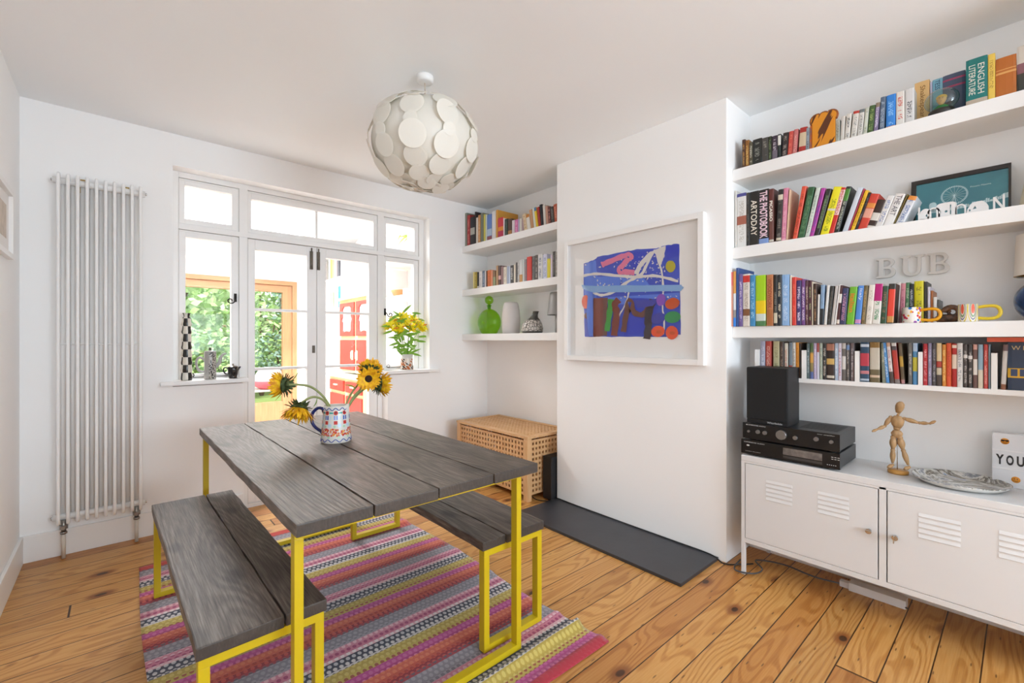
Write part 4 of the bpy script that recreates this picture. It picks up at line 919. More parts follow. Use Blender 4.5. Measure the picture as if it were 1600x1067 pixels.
b.box(-.0135, -.0125, -.003, .003, .0605, .0615); b.obj('face_marks', DK, sg)

# framed poster and the white cut-out word in front of it
po = thing('framed_poster', 'black framed teal poster with a white ferris wheel skyline on second shelf', 'poster', (2.80, .19, 1.7545))
TZ = 1.7540; Y0, Y1 = .350, .035; Hh = .300
tilt = Matrix.Translation((2.775, 0, TZ)) @ Euler((0, R(9), 0)).to_matrix().to_4x4()
TEAL = NT('teal print', .5); gx, gy, gz = TEAL.sep(TEAL.tc.outputs['Object']); TEAL.base(TEAL.ramp(TEAL.noise(TEAL.tc.outputs['Object'], 9, 3), [(.3, '#2a7280'), (.7, '#3b8c98')])); TEAL = TEAL.m
ttop = .227
def pl2(p): return tilt @ P_(p)
b = B()
for q in ((Y1, Y1 + .008, 0, ttop), (Y0 - .018, Y0, 0, ttop), (Y1 + .008, Y0 - .018, 0, .010), (Y1 + .008, Y0 - .018, ttop - .020, ttop)): b.box(0, .014, *q, 0, tilt)
part('frame', b, mat('dark frame', '#2a2421', .3), po)
b = B(); b.box(.006, .012, Y1 + .008, Y0 - .018, .010, ttop - .020, 0, tilt); part('print', b, TEAL, po)
b = B(); wc = (.205, .128)
for i in range(48): a = 2 * math.pi * i / 48; a2 = 2 * math.pi * (i + .62) / 48; b.face([b.bm.verts.new(pl2((.0055, wc[0] + rr_ * math.cos(t_), wc[1] + rr_ * math.sin(t_)))) for rr_, t_ in ((.044, a), (.044, a2), (.0375, a2), (.0375, a))])
for i in range(16): a = math.pi * i / 8; c, s = math.cos(a), math.sin(a); b.face([b.bm.verts.new(pl2((.0056, wc[0] + x_, wc[1] + y_))) for x_, y_ in ((-.0004 * s, .0004 * c), (.0004 * s, -.0004 * c), (.038 * c + .0004 * s, .038 * s - .0004 * c), (.038 * c - .0004 * s, .038 * s + .0004 * c))])
b.face([b.bm.verts.new(pl2((.0055, wc[0] + .003 * math.cos(t_), wc[1] + .003 * math.sin(t_)))) for t_ in [i * .628 for i in range(10)]])
for sx_ in (-.012, .012): b.face([b.bm.verts.new(pl2((.0054, y_, z_))) for y_, z_ in ((wc[0] + .001, wc[1]), (wc[0] - .001, wc[1]), (wc[0] + sx_ - .001, .06), (wc[0] + sx_ + .001, .06))])
r = random.Random(4); y = Y0 - .022
while y > Y1 + .012:
    w_ = r.uniform(.003, .009); fr_ = (Y0 - y) / (Y0 - Y1); h_ = .070 + r.uniform(0, .016) + .035 * max(0, fr_ - .5)
    b.face([b.bm.verts.new(pl2((.0053, a_, z_))) for a_, z_ in ((y, .062 + .04 * max(0, fr_ - .55)), (y - w_, .062 + .04 * max(0, fr_ - .55)), (y - w_, h_), (y, h_ - .002))]); y -= w_ + .001
b.face([b.bm.verts.new(pl2((.0053, a_, z_))) for a_, z_ in [(.262, .06), (.262, .10), (.266, .108), (.274, .111), (.284, .108), (.287, .10), (.287, .06)]][::-1])
Mt = tilt
me = text_mesh('Pinsent Masons', 1); xs = [v.co.x for v in me.vertices]; ys = [v.co.y for v in me.vertices]
MM = tilt @ Matrix.Translation((.0052, .155, .150)) @ Matrix(((0, 0, -1, 0), (-1, 0, 0, 0), (0, 1, 0, 0), (0, 0, 0, 1))) @ Matrix.Diagonal((.062 / (max(xs) - min(xs)), .007 / (max(ys) - min(ys)), .0002, 1)) @ Matrix.Translation((-min(xs), 0, 0)); b.add_mesh(me, MM)
part('print_artwork', b, flat('#c4e0e4', .6), po, recalc=False)
g = B(); g.box(.003, .0035, Y1 + .006, Y0 - .016, .008, ttop - .018, 0, tilt); part('pane', g, glass_mat('poster glass', (1, 1, 1), .8), po)
LX_ = 2.640
lw_ = thing('london_word_ornament', 'white cut-out LONDON word ornament with landmark shapes before the teal poster', 'ornament', (LX_, .18, TZ))
WHT = mat('white cutout', '#dedcda', .4)
def cut(name, loops, y, sc=1):
    me = curve_mesh(loops, .012); b = B(); b.add_mesh(me, Matrix(((0, 0, -1, LX_), (-1, 0, 0, y), (0, 1, 0, TZ), (0, 0, 0, 1)))); bpy.data.meshes.remove(me); part(name, b, WHT, lw_)
rect = lambda x0, x1, z0, z1: [(x0, z0), (x1, z0), (x1, z1), (x0, z1)]
# L, O (globe), N (bridge), D (bus), O, N
cut('letter', [[(0, 0), (.022, 0), (.022, .007), (.006, .007), (.006, .060), (0, .060)]], .306)
cut('letter', [[(.0, .0)] + arc(.018, .028, .018, 180, 0, 14, .022) + [(.036, 0)], arc(.024, .020, .006, 0, 359, 10)], .300)
cut('letter', [arc(.020, .030, .020, 180, 0, 14, .020) + [(.040, .0), (.034, .0), (.034, .03)] + arc(.020, .030, .014, 0, 180, 12, .014) + [(.006, 0), (0, 0)]], .276)
cut('letter', [[(0, 0), (0, .050)] + arc(.016, .050, .016, 180, 90, 5, .012) + arc(.044, .050, .018, 90, 0, 6, .013) + [(.062, 0)], rect(.008, .014, .02, .03), arc(.030, .025, .005, 0, 359, 9), rect(.042, .046, .01, .052)], .248)
cut('letter', [[(0, 0)] + arc(.016, .030, .016, 180, 0, 12, .016) + [(.032, 0), (.027, 0)] + arc(.016, .030, .011, 0, 180, 10, .011) + [(.005, 0)]], .190)
cut('letter', [[(0, 0), (.004, .020), (.016, .042), (.030, .046), (.046, .046), (.058, .034), (.064, .020), (.064, 0)], [(.018, .016), (.026, .030), (.030, .018)], rect(.008, .013, .010, .018)], .158)
cut('letter', [[(0, 0), (0, .052), (.006, .052), (.026, .014), (.026, .056), (.032, .056), (.032, 0), (.026, 0), (.006, .036), (.006, 0)]], .082)

# BUB letters standing proud of the wall
BW = mat('white wooden letter', '#dbd8d4', .5)
def letterB(): return [[(0, 0), (.040, 0)] + arc(.040, .025, .025, -90, 90, 10) + [(.048, .050)] + arc(.038, .073, .022, -60, 90, 9) + [(0, .095), (0, .088), (.009, .086), (.009, .009), (0, .007)], [(.024, .010), (.036, .010)] + arc(.036, .027, .016, -90, 90, 8) + [(.024, .044)], [(.024, .052), (.034, .052)] + arc(.034, .069, .016, -90, 90, 8) + [(.024, .086)]]
def letterU(): return [[(0, .095), (0, .088), (.008, .086), (.008, .032)] + arc(.036, .030, .028, 180, 360, 14, .031) + [(.064, .086), (.072, .088), (.072, .095), (.046, .095), (.046, .088), (.055, .086), (.055, .032)] + arc(.039, .030, .016, 0, -180, 12, .020) + [(.023, .086), (.031, .088), (.031, .095)]]
for lp_, y, z, lab in ((letterB(), .484, 1.541, 'white letter B, first of the word BUB on the wall'), (letterU(), .392, 1.540, 'white letter U in the middle of the word BUB'), (letterB(), .296, 1.540, 'white letter B, last of the word BUB on the wall')):
    me = curve_mesh(lp_, .014, .001); b = B(); b.add_mesh(me, Matrix(((0, 0, -1, 0), (-1.12, 0, 0, 0), (0, 1, 0, 0), (0, 0, 0, 1)))); o = b.obj('wall_letter', BW, loc=(XA - .0125, y, z)); o['label'] = lab; o['category'] = 'letter'; o['group'] = 'BUB wall letters'

# mugs
RZ3 = 1.3095
k = NT('confetti glaze', .25); kv = k.voro(k.tc.outputs['Object'], 75); k.base(k.mix(k.step(kv['Distance'], .45, .5), k.ramp(k.sep(kv['Color'])[0], [(0, '#c92f4e'), (.25, '#e2a11a'), (.45, '#2f6fae'), (.6, '#e9e4dc'), (.8, '#8a4fa0'), (.9, '#d95f2a')], 'CONSTANT'), '#e6e2da')); CONF = k.m
k = NT('ring glaze', .25); x, y, z = k.sep(k.tc.outputs['Object']); av = k.math('SUBTRACT', k.math('FRACT', k.math('MULTIPLY', k.math('ARCTAN2', y, x), .955)), .5)
dd = k.math('SQRT', k.math('ADD', k.math('MULTIPLY', k.math('MULTIPLY', av, av), 2.4), k.math('POWER', k.math('MULTIPLY', k.math('SUBTRACT', z, .052), 13.0), 2.0)))
k.base(k.ramp(dd, [(0, '#d9502a'), (.26, '#e9d8c8'), (.33, '#7b8f6a'), (.45, '#e6e0d6'), (.52, '#3c4a7a'), (.58, '#e8e4dc'), (.68, '#d8c32a'), (.78, '#e8e4dc')], 'CONSTANT')); RING = k.m
def mug(label, x0, x1, xh, m, hm, ztop):
    X = 2.64; a, c, h = U(x0, 490, X=X).y, U(x1, 490, X=X).y, U(xh, 490, X=X).y; rr_ = (a - c) / 2 * .98; cy = (a + c) / 2; H = ztop - RZ3
    t = thing('mug', label, 'mug', (X, cy, RZ3), 0, 'mugs with yellow handles'); b = B()
    b.lathe([(0, 0), (rr_ * .96, 0), (rr_, .003), (rr_, H - .002), (rr_ * .97, H), (rr_ * .92, H - .003), (rr_ * .9, .006), (0, .005)], (0, 0, 0), 36); b.obj('body', m, t)
    L = (c - h) * 1.04; P = smooth_path([(-.004, -rr_ + .004, H * .80), (-.006, -rr_ - L * .5, H * .86), (-.006, -rr_ - L * .86, H * .78), (-.006, -rr_ - L * .99, H * .5), (-.006, -rr_ - L * .86, H * .24), (-.006, -rr_ - L * .5, H * .15), (-.004, -rr_ + .004, H * .20)], 6)
    b = B(); b.tube(P, .0065, 10); b.obj('handle', hm, t)
mug('white mug with confetti pattern and orange-yellow handle on the third shelf', 1409, 1440, 1469, CONF, mat('orange yellow glaze', '#dd9a0c', .2), 1.378)
mug('mug with orange and green rings and long yellow handle, right of the stones', 1496, 1530, 1563, RING, mat('yellow glaze', '#dcc02a', .2), 1.382)
sn = thing('stone_ornament', 'brown polished stone snail ornament between the two mugs', 'ornament', (2.70, .215, RZ3)); k = NT('brown stone', .25); k.base(k.ramp(k.noise(k.tc.outputs['Object'], 40, 4), [(.35, '#3d2a20'), (.6, '#7b5236'), (.75, '#93877a')])); BST = k.m
b = B(); b.tube(smooth_path([(0, -.04, .012), (0, -.02, .018), (0, .03, .018), (0, .052, .012)], 5), [.008 + .010 * math.sin(math.pi * min(1, i / 15)) for i in range(16)], 10); b.obj('body', BST, sn)
b = B(); b.tube([(0.0, -.012 + .026 * math.cos(t) * (1 - t / 11), .044 + .026 * math.sin(t) * (1 - t / 11)) for t in [i * .35 for i in range(22)]], [.013 - .0004 * i for i in range(22)], 8); b.obj('shell', BST, sn)
tl = thing('table_lamp', 'table lamp with blue glazed base and white drum shade at the right edge', 'lamp', (2.715, -.085, RZ3))
k = NT('blue reactive glaze', .12); k.base(k.ramp(k.noise(k.tc.outputs['Object'], 14, 3, .5, 1.0), [(.35, '#0d1e3f'), (.55, '#24497a'), (.75, '#5d7d94')])); 
b = B(); b.lathe([(0, 0), (.075, 0)] + [(.02 + .094 * math.sin(R(a)) ** .8, .078 - .082 * math.cos(R(a)) if a < 90 else .078 - .084 * math.cos(R(a))) for a in range(30, 180, 10)] + [(.02, .163), (.012, .166), (.012, .19), (0, .19)], (0, 0, 0), 48); b.obj('base', k.m, tl)
b = B(); b.lathe([(.114, .178), (.113, .182), (.107, .340)], (0, 0, 0), 40); so_ = b.obj('lamp_shade', mat('white fabric shade', '#dcd6cd', .8), tl); 
b = B(); b.lathe([(.1125, .183), (.1055, .340)], (0, 0, 0), 40); b.lathe([(.114, .178), (.106, .1775)], (0, 0, 0), 40); b.obj('shade_lining', mat('gold lining', '#b98a3e', .3, .7), tl)
b = B(); b.lathe([(0, 0), (.068, 0), (.070, .004), (.055, .10), (.040, .19), (.036, .20), (.032, .198), (.05, .1), (.06, .01), (0, .01)], (0, 0, 0), 32)
o = b.obj('cream_vase', mat('cream stoneware', '#d8c9ae', .5), loc=(2.70, -.055, 1.754)); o['label'] = 'cream tapering vase at the right end of the second shelf'; o['category'] = 'vase'
b = B(); b.box(2.665, 2.83, -.20, .100, 1.2265, 1.2445); o = b.obj('orange_box', mat('coral card', '#d9664a', .6), bevel=.002); o['label'] = 'flat coral red box lying on the film cases under the third shelf'; o['category'] = 'box'
# ================================================================ books
PAGES = mat('book pages', '#d8cfbd', .85)
used_labels = set()
def make_book(name, cat, group, label, Xf, Zs, ya, yb, H, depth, lean, base, ink, bands, title, pages=True):
    t = ya - yb - .0006; b = B(); mats = [flat(base, .45), PAGES]
    # spine, rounded a little; split in height where coloured bands cross it
    cuts = sorted(set([0, 1] + [f for q in bands for f in q[:2]])); pr = [(.003, 0), (.0006, -t * .15), (0, -t * .5), (.0006, -t * .85), (.003, -t)]
    if ink and not title: cuts = sorted(set(cuts + [.1, .86]))
    def mi_for(f):
        for a, c, col in bands:
            if a <= f <= c:
                m = flat(col, .45)
                if m not in mats: mats.append(m)
                return mats.index(m)
        if ink and not title and .1 <= f <= .86:
            m = lettering(base, ink)
            if m not in mats: mats.append(m)
            return mats.index(m)
        return 0
    rows = [[b.bm.verts.new((p[0], p[1], H * c)) for p in pr] for c in cuts]
    for j in range(len(cuts) - 1):
        mi = mi_for((cuts[j] + cuts[j + 1]) / 2)
        for i in range(4): b.face([rows[j][i], rows[j][i + 1], rows[j + 1][i + 1], rows[j + 1][i]], mi)
    # boards
    wb = min(.002, t * .12); back = []
    for z in (0, H): back.append([b.bm.verts.new((depth, 0, z)), b.bm.verts.new((depth, -wb, z)), b.bm.verts.new((.004, -wb, z)), b.bm.verts.new((.004, -t + wb, z)), b.bm.verts.new((depth, -t + wb, z)), b.bm.verts.new((depth, -t, z))])
    lo, hi = rows[0], rows[-1]
    # side covers follow every cut so that edges meet
    for side, k_ in ((0, 0), (-1, 5)):
        b.face([rows[j][side] for j in range(len(cuts))] + [back[1][k_], back[0][k_]], 0)
    for q, r_ in ((0, lo), (1, hi)):
        B_ = back[q]; b.face([r_[0], B_[0], B_[1], B_[2], B_[3], B_[4], B_[5], r_[4], r_[3], r_[2], r_[1]] if False else [r_[0], B_[0], B_[1], B_[2]], 0); b.face([r_[0], B_[2], B_[3], r_[4], r_[3], r_[2], r_[1]], 0); b.face([r_[4], B_[3], B_[4], B_[5]], 0)
    for i, k_ in ((0, 1), (4, 5)): b.face([back[0][i], back[0][k_], back[1][k_], back[1][i]], 0)
    for i, k_ in ((1, 2), (3, 4)): b.face([back[0][i], back[0][k_], back[1][k_], back[1][i]], 0)
    th = math.atan2(lean, H)
    # lowest corner sits on the shelf
    yo, zo = (0, 0) if th >= 0 else (-t, 0)
    o = b.obj(name, mats, loc=(Xf, ya, Zs), rot=(th, 0, 0))
    if th < 0: o.location = (Xf, ya - t + t * math.cos(th), Zs + t * math.sin(-th))
    o['label'] = label; o['category'] = cat; o['group'] = group
    if pages:
        p = B(); p.box(.0045, depth - .003, -t + wb + .0002, -wb - .0002, .003, H - .003); p.obj('pages', PAGES, o)
    if title:
        txt, f0, f1, col, wf = title[:5]; n = len(txt) if isinstance(txt, (list, tuple)) else 1; lines = txt if isinstance(txt, (list, tuple)) else [txt]
        for li, s in enumerate(lines):
            tb = B(); yc = -t * (.5 + (0 if n == 1 else (.5 - li) * .42)); fit_text(tb, s, (-.0003, yc, H * (f0 + f1) / 2), (0, 0, -1), (0, -1, 0), H * (f1 - f0), t * wf / n, .0006, 0, title[5] if len(title) > 5 else 0)
            tb.obj('spine_title', flat(col, .5), o)
    return o
def row(where, group, X, Zs, data, name='book', cat='book', depth=.13, H0=.18, rim=0):
    prev = None; entries = []
    for ln in data.strip().splitlines():
        f = [q.strip() for q in ln.split('|')]
        x0, x1, yt, lean = [float(q) for q in f[0].split()]; desc = f[1]; cols = f[2].split(); base, ink = cols[0], (cols[1] if len(cols) > 1 and cols[1] != '-' else None)
        bands = []
        for q in cols[2:]: a, c, h = q.split(','); bands.append((float(a), float(c), h))
        title = eval(f[3]) if len(f) > 3 and f[3] else None; dp = float(f[4]) if len(f) > 4 and f[4] else depth; xo = float(f[5]) if len(f) > 5 else X
        entries.append((x0, x1, yt, lean, desc, base, ink, bands, title, dp, xo))
    for i, (x0, x1, yt, lean, desc, base, ink, bands, title, dp, X_) in enumerate(entries):
        ya, yb = U(x0, 500, X=X_).y, U(x1, 500, X=X_).y
        xt = (x0 + x1) / 2 - lean; zt = U(xt, yt, X=X_).z; H = max(.08, zt - Zs)
        dl = U((x0 + x1) / 2 - lean, 500, X=X_).y - U((x0 + x1) / 2, 500, X=X_).y if lean else 0
        Hn = math.hypot(H, dl) - (abs(math.sin(math.atan2(dl, H))) * (ya - yb) if lean else 0)
        pd = entries[i - 1][4] if i else None
        lab = '%s %s on %s, ' % (desc, 'case' if cat == 'film case' else 'book', where) + ('right of %s one' % pd if pd else 'first from the left')
        if lab in used_labels: lab = '%s %s on %s, ' % (desc, 'case' if cat == 'film case' else 'book', where) + ('left of %s one' % entries[i + 1][4] if i + 1 < len(entries) else 'last at the right')
        if lab in used_labels or len(lab.split()) > 16: print('LABEL?', len(lab.split()), lab)
        used_labels.add(lab)
        make_book(name, cat, group, lab, X_, Zs, ya, yb, Hn, dp, dl, base, ink, bands, title)
row('the top right shelf', 'books on the top right shelf', 2.625, 2.1935, '''
1159.3 1164.2 218 0|slim dark brown|#4a2c1c #b88a4a
1164.3 1170.4 219 0|gold-patterned brown|#8a5a22 #e0b76a
1170.6 1175.8 222 0|narrow olive|#4f4b38 #cfcabb
1176 1190 217 0|wide plain black|#23231f #8a8a80
1190.2 1200.3 215 0|dark grey patterned|#45423e #8f8a80
1200.5 1205.5 213 0|narrow dark green|#2b3522 #7a8a60
1206 1214.5 212 0|black and purple|#3a2c3a #c9c0c8 0,.4,#6f6470
1215 1220 209.5 0|dark white-labelled|#26302f - .55,.95,#d8d6d0
1220.5 1229.3 208 3|ornate black|#2b2324 #a89a92
1230 1237 206 3|plain salmon red|#c24a3e #d97a68
1237.5 1244.5 203 3|dusty pink|#bf6a68 #e0a49a
1247 1258.3 199.5 3|red and cream|#a82c22 - .25,.8,#cdb99a
1258.6 1264.3 200 1|pale grey|#8f98a0 #4a5560
1264.6 1268.2 196 1|thin orange and blue|#c96a2c #3f6f8a
1305 1312.3 187 0|grey-green|#a9aaa0 #6a6e60
1312.6 1318.8 182 2|plain thin white|#cfcac2 -
1319 1327 179 4|white lettered|#dad6ce #3a3f44
1328.5 1338 175 5|white red-capped|#d8d3cb #8a8a88 .9,1,#b5382c
1339 1347.3 172 4|white grey-capped|#d2cfc9 #7a7a78 .88,1,#6f7a7c
1348 1354.3 170 4|pale green-white|#c9cdbf #8a9080
1354.6 1364 166 4|leaf green|#3f5a2e #9aae6a
1364.5 1371.5 162 4|purple-grey|#7d7194 #d5cbe0 .85,1,#8a7a66
1373 1381.5 152.5 3|slate blue ornate|#5b6b80 #a9b6c4
1384 1399 148 1|bright blue|#2f7fd0 #8ac0f0 0,.06,#e0a050||.15
1400 1413.5 143 0|white red-lettered|#dcd7d0 #c44a3a||.15
1414 1428.5 138.5 0|white grey-lettered|#d4d2d0 #4a4c52||.15
1429 1452.5 127 0|cream gold-lettered|#dfb67a -|('Shakespeare',.12,.9,'#8a5a1c',.45)|.14|2.705
1453 1456.8 128 0|thin lavender|#c9c6dc -||.14|2.705
1457 1472.8 123 0|pale blue|#7fb8cc -|('TESS',.75,.97,'#1f3f66',.5)|.14|2.705
1473 1508.8 114 0|wide slate blue|#4e5c78 - .70,.74,#b0456a .86,.9,#b0456a||.14|2.705
1509.2 1543.3 90 0|teal English literature|#15726e - .0,.12,#b7a795|(['ENGLISH','LITERATURE'],.22,.86,'#e4e0d4',.62)|.19
1543.6 1555.3 84 0|yellow|#e2c154 #b08a3a||.18
1555.6 1588.6 88 0|wide orange-brown|#b5651d - .58,.63,#d9a05a .68,.7,#d9a05a||.18
1589 1613 70 0|photo-covered dark|#3a3a34 - .40,.62,#8a5a62 .62,1,#cfc6bb||.19
''')
row('the second right shelf', 'art books on the second right shelf', 2.625, 1.7542, '''
1148 1151 298 0|thin white|#d6d4d0 -||.2
1151.2 1166 302 0|white purple-topped|#d8d6d2 #b9b4ac .94,1,#4a4a8a .42,.58,#9c5a46||.2
1166.2 1170.8 301 0|plain narrow black|#2c2a26 #5a5852||.2
1171 1185.3 299 0|black art-today|#221f1b - |('ARTODAY',.18,.84,'#e4dccd',.66,.01)|.21
1185.5 1200.8 296 0|photobook|#1f1a1c - 0,.10,#7f9ad0|('THE PHOTOBOOK',.11,.97,'#e6c9d6',.8,.03)|.21
1201 1208.6 295 0|brown artist|#6a4038 - .02,.06,#cfc9bb .75,1,#5f2a24|('PICASSO',.40,.78,'#e6dfd4',.62,.03)|.2
1212 1220 297 4|black cream-labelled|#2f2a28 #8a827c .80,.90,#cfc4b0 .03,.08,#cfc4b0
1220.3 1227.6 295 4|pink|#d0829c #e6b0c0 .0,.05,#e0a8b8
1227.9 1230.2 298 5|thin cream|#d8b89a -
1238 1245 296 15|orange-red|#d9543a #8a2a1c
1246 1256 297 17|dark green|#2f5c38 #6a8f6a
1257 1264 299 18|greenish white|#c9d2c9 #7a9080
1264.3 1270.8 300 19|magenta|#b03a9a #5a3f9a
1271.5 1279.2 301 20|black green-lettered|#2f2c28 #7a9a6a
1281 1294 297 22|bright yellow|#e8dc1e #7f8f10 .52,.56,#d8d4c4
1294.3 1302 299 20|red and white|#c93024 - .42,.95,#e8c8c4|('PICASSO',.44,.93,'#c23a34',.6)
1302.6 1310 297.5 20|black green-topped|#2a2c28 #b9c0b0 .70,.95,#4f8a34
1315.5 1324 300 25|plain broad white|#c9d0da -
1324.3 1327 304 25|thin crimson|#a83a50 -
1328 1334.3 304.5 24|golden yellow|#e6b41c #a87a10
1334.6 1339 308 23|narrow black|#2a2126 #7a7078
1339.5 1353.3 306 22|orange-red picture|#c9402c - .62,.75,#d98a3a .35,.6,#e0a08a||.15
1353.6 1366.3 314 19|dark brown|#34211a - .3,.56,#d4cfc6 .04,.12,#d4cfc6
1366.6 1378 309 21|white blue-lettered|#dcd9d6 #6f7fae
1379 1394.3 305 22|white large-lettered|#e4e1de -|('THE ART',.35,.95,'#4a4450',.55)
1395 1397.6 311 23|thin yellow-black|#6a5a20 -
1398.2 1411.3 309 24|white orange-topped|#d4d6da #5f76a8 .86,1,#d98a3a
''', depth=.14)
row('the third right shelf', 'cookbooks on the third right shelf', 2.59, 1.3095, '''
1140 1145.2 425 0|pink and cream|#c98a72 - .75,1,#cf5f54||.21
1145.4 1149.8 424 0|thin orange|#d9994a - .0,.16,#2f7fd8 .16,.3,#8a8a8a .3,.6,#d0d4d8||.21
1150 1154 418.5 0|tall navy|#2c4a86 - ||.22
1154.2 1160.2 428 0|slim purple|#6a5690 #d0c4e0||.2
1160.6 1171.4 428 0|white red-squared|#d8d1c8 #a89a8c .84,.97,#c4302a .2,.33,#7a5030||.2
1171.7 1180 429.5 0|mid blue|#3d86b8 #a4d0ea||.2
1180.5 1196.4 430 0|lime and yellow|#a0cc12 - .24,.5,#e4c40c .0,.1,#4f7f50 .1,.24,#c9d4cc||.21
1197.5 1208 429 0|brown woodwork|#b5764a - .02,.32,#a56638|('WOODWORK',.34,.92,'#8a3020',.6)|.21
1208.6 1214.4 429 0|black white-footed|#2a2622 #8a8478 .05,.25,#c9c0a8||.2
1214.6 1221 429 0|black cream-lettered|#262a30 #e0d8c0||.2
1221.5 1233.4 429 0|light sky blue|#86acd8 #c0d4ec||.21
1234 1237 430 0|thin ivory|#d6cdbf -||.2
1237.3 1244 433 0|bright red|#d0382c #e06a50||.2
1244.3 1252 438 0|navy white-lettered|#3d2f68 #e0d8ec||.19
1252.2 1258 436 0|plum purple|#6d4080 #e4d8ec||.19
1258.3 1263 438 0|maroon-brown|#5a3a40 #c9b0a8||.18
1263.2 1268 438 0|dark wine|#4f2530 #a0b080||.18
1268.3 1270.3 440 0|very thin cream|#d0c4ae -||.18
1271 1276.3 443 0|dark coffee brown|#3f2a20 #b08a66||.18
1276.6 1280 460 1|short white|#dad8d4 -||.15
1280.5 1286.6 445 2|blue-grey and black|#7f9ab8 - 0,.4,#26282c||.18
1287 1291.6 446 5|narrow white|#d6d6d4 -||.18
1292 1297.4 447 6|charcoal|#34302c #6a6660||.18
1298 1302.8 447 7|light grey|#bdb9b6 -||.18
1303 1306 445 8|thin bright white|#e0dedc -||.18
1306.3 1311.2 446 6|maroon white-banded|#4f2a2c - .55,.78,#d8d4cc .02,.12,#d8d4cc||.18
1311.6 1321 450 5|navy spotted|#353a5e #c08aa8 ||.18
1322 1334 447.5 6|green Italian-cookery|#6cae2c - |('italian',.32,.82,'#d9761c',.62,.02)|.2
1335 1344.6 446 6|blue Italy-guide|#4f86d0 - .02,.12,#c98ac0|('Italy',.62,.92,'#e0e4ec',.55)|.19
1345 1351.4 446 5|olive brown|#6f5f3c #b09060||.18
1352 1361.8 445 6|broad ivory|#dcd6cc #b8b0a4||.19
1362.2 1375 443 5|magenta and white|#d8d6d0 #4a8a5a .57,1,#b0106e||.19
1375.5 1384.6 447 4|bottle green|#2c4a30 #8a6a5a||.18
1385 1396 443 4|black and red|#2f2a22 - .18,.86,#d8402c .02,.18,#c08a4a||.19
1396.6 1404 441 4|grey-white|#cfcbc6 #b5b0aa||.145|2.69
1404.5 1412.8 443 3|rose pink|#d08a94 #a85a70||.145|2.69
1413.2 1420 441.5 2|sage green|#4f7a56 #c0d0b0||.145|2.69
1420.3 1428 443.5 0|black silver-lettered|#22262c #b0b4ba||.145|2.69
1428.3 1443.3 439 0|broad yellow|#cfc412 #6f6a10||.145|2.69
1443.6 1448.8 440 0|narrow dark|#34322e -||.145|2.69
1449.1 1454 448 0|lavender white|#cdc9d6 -||.145|2.69
1454.3 1457.6 454 0|thin orange-brown|#a8622e -||.145|2.69
1458 1464.3 464 0|short plain white|#dcdad6 -||.145|2.69
1464.6 1467.4 468 0|short grey|#55544e -||.145|2.69
''')
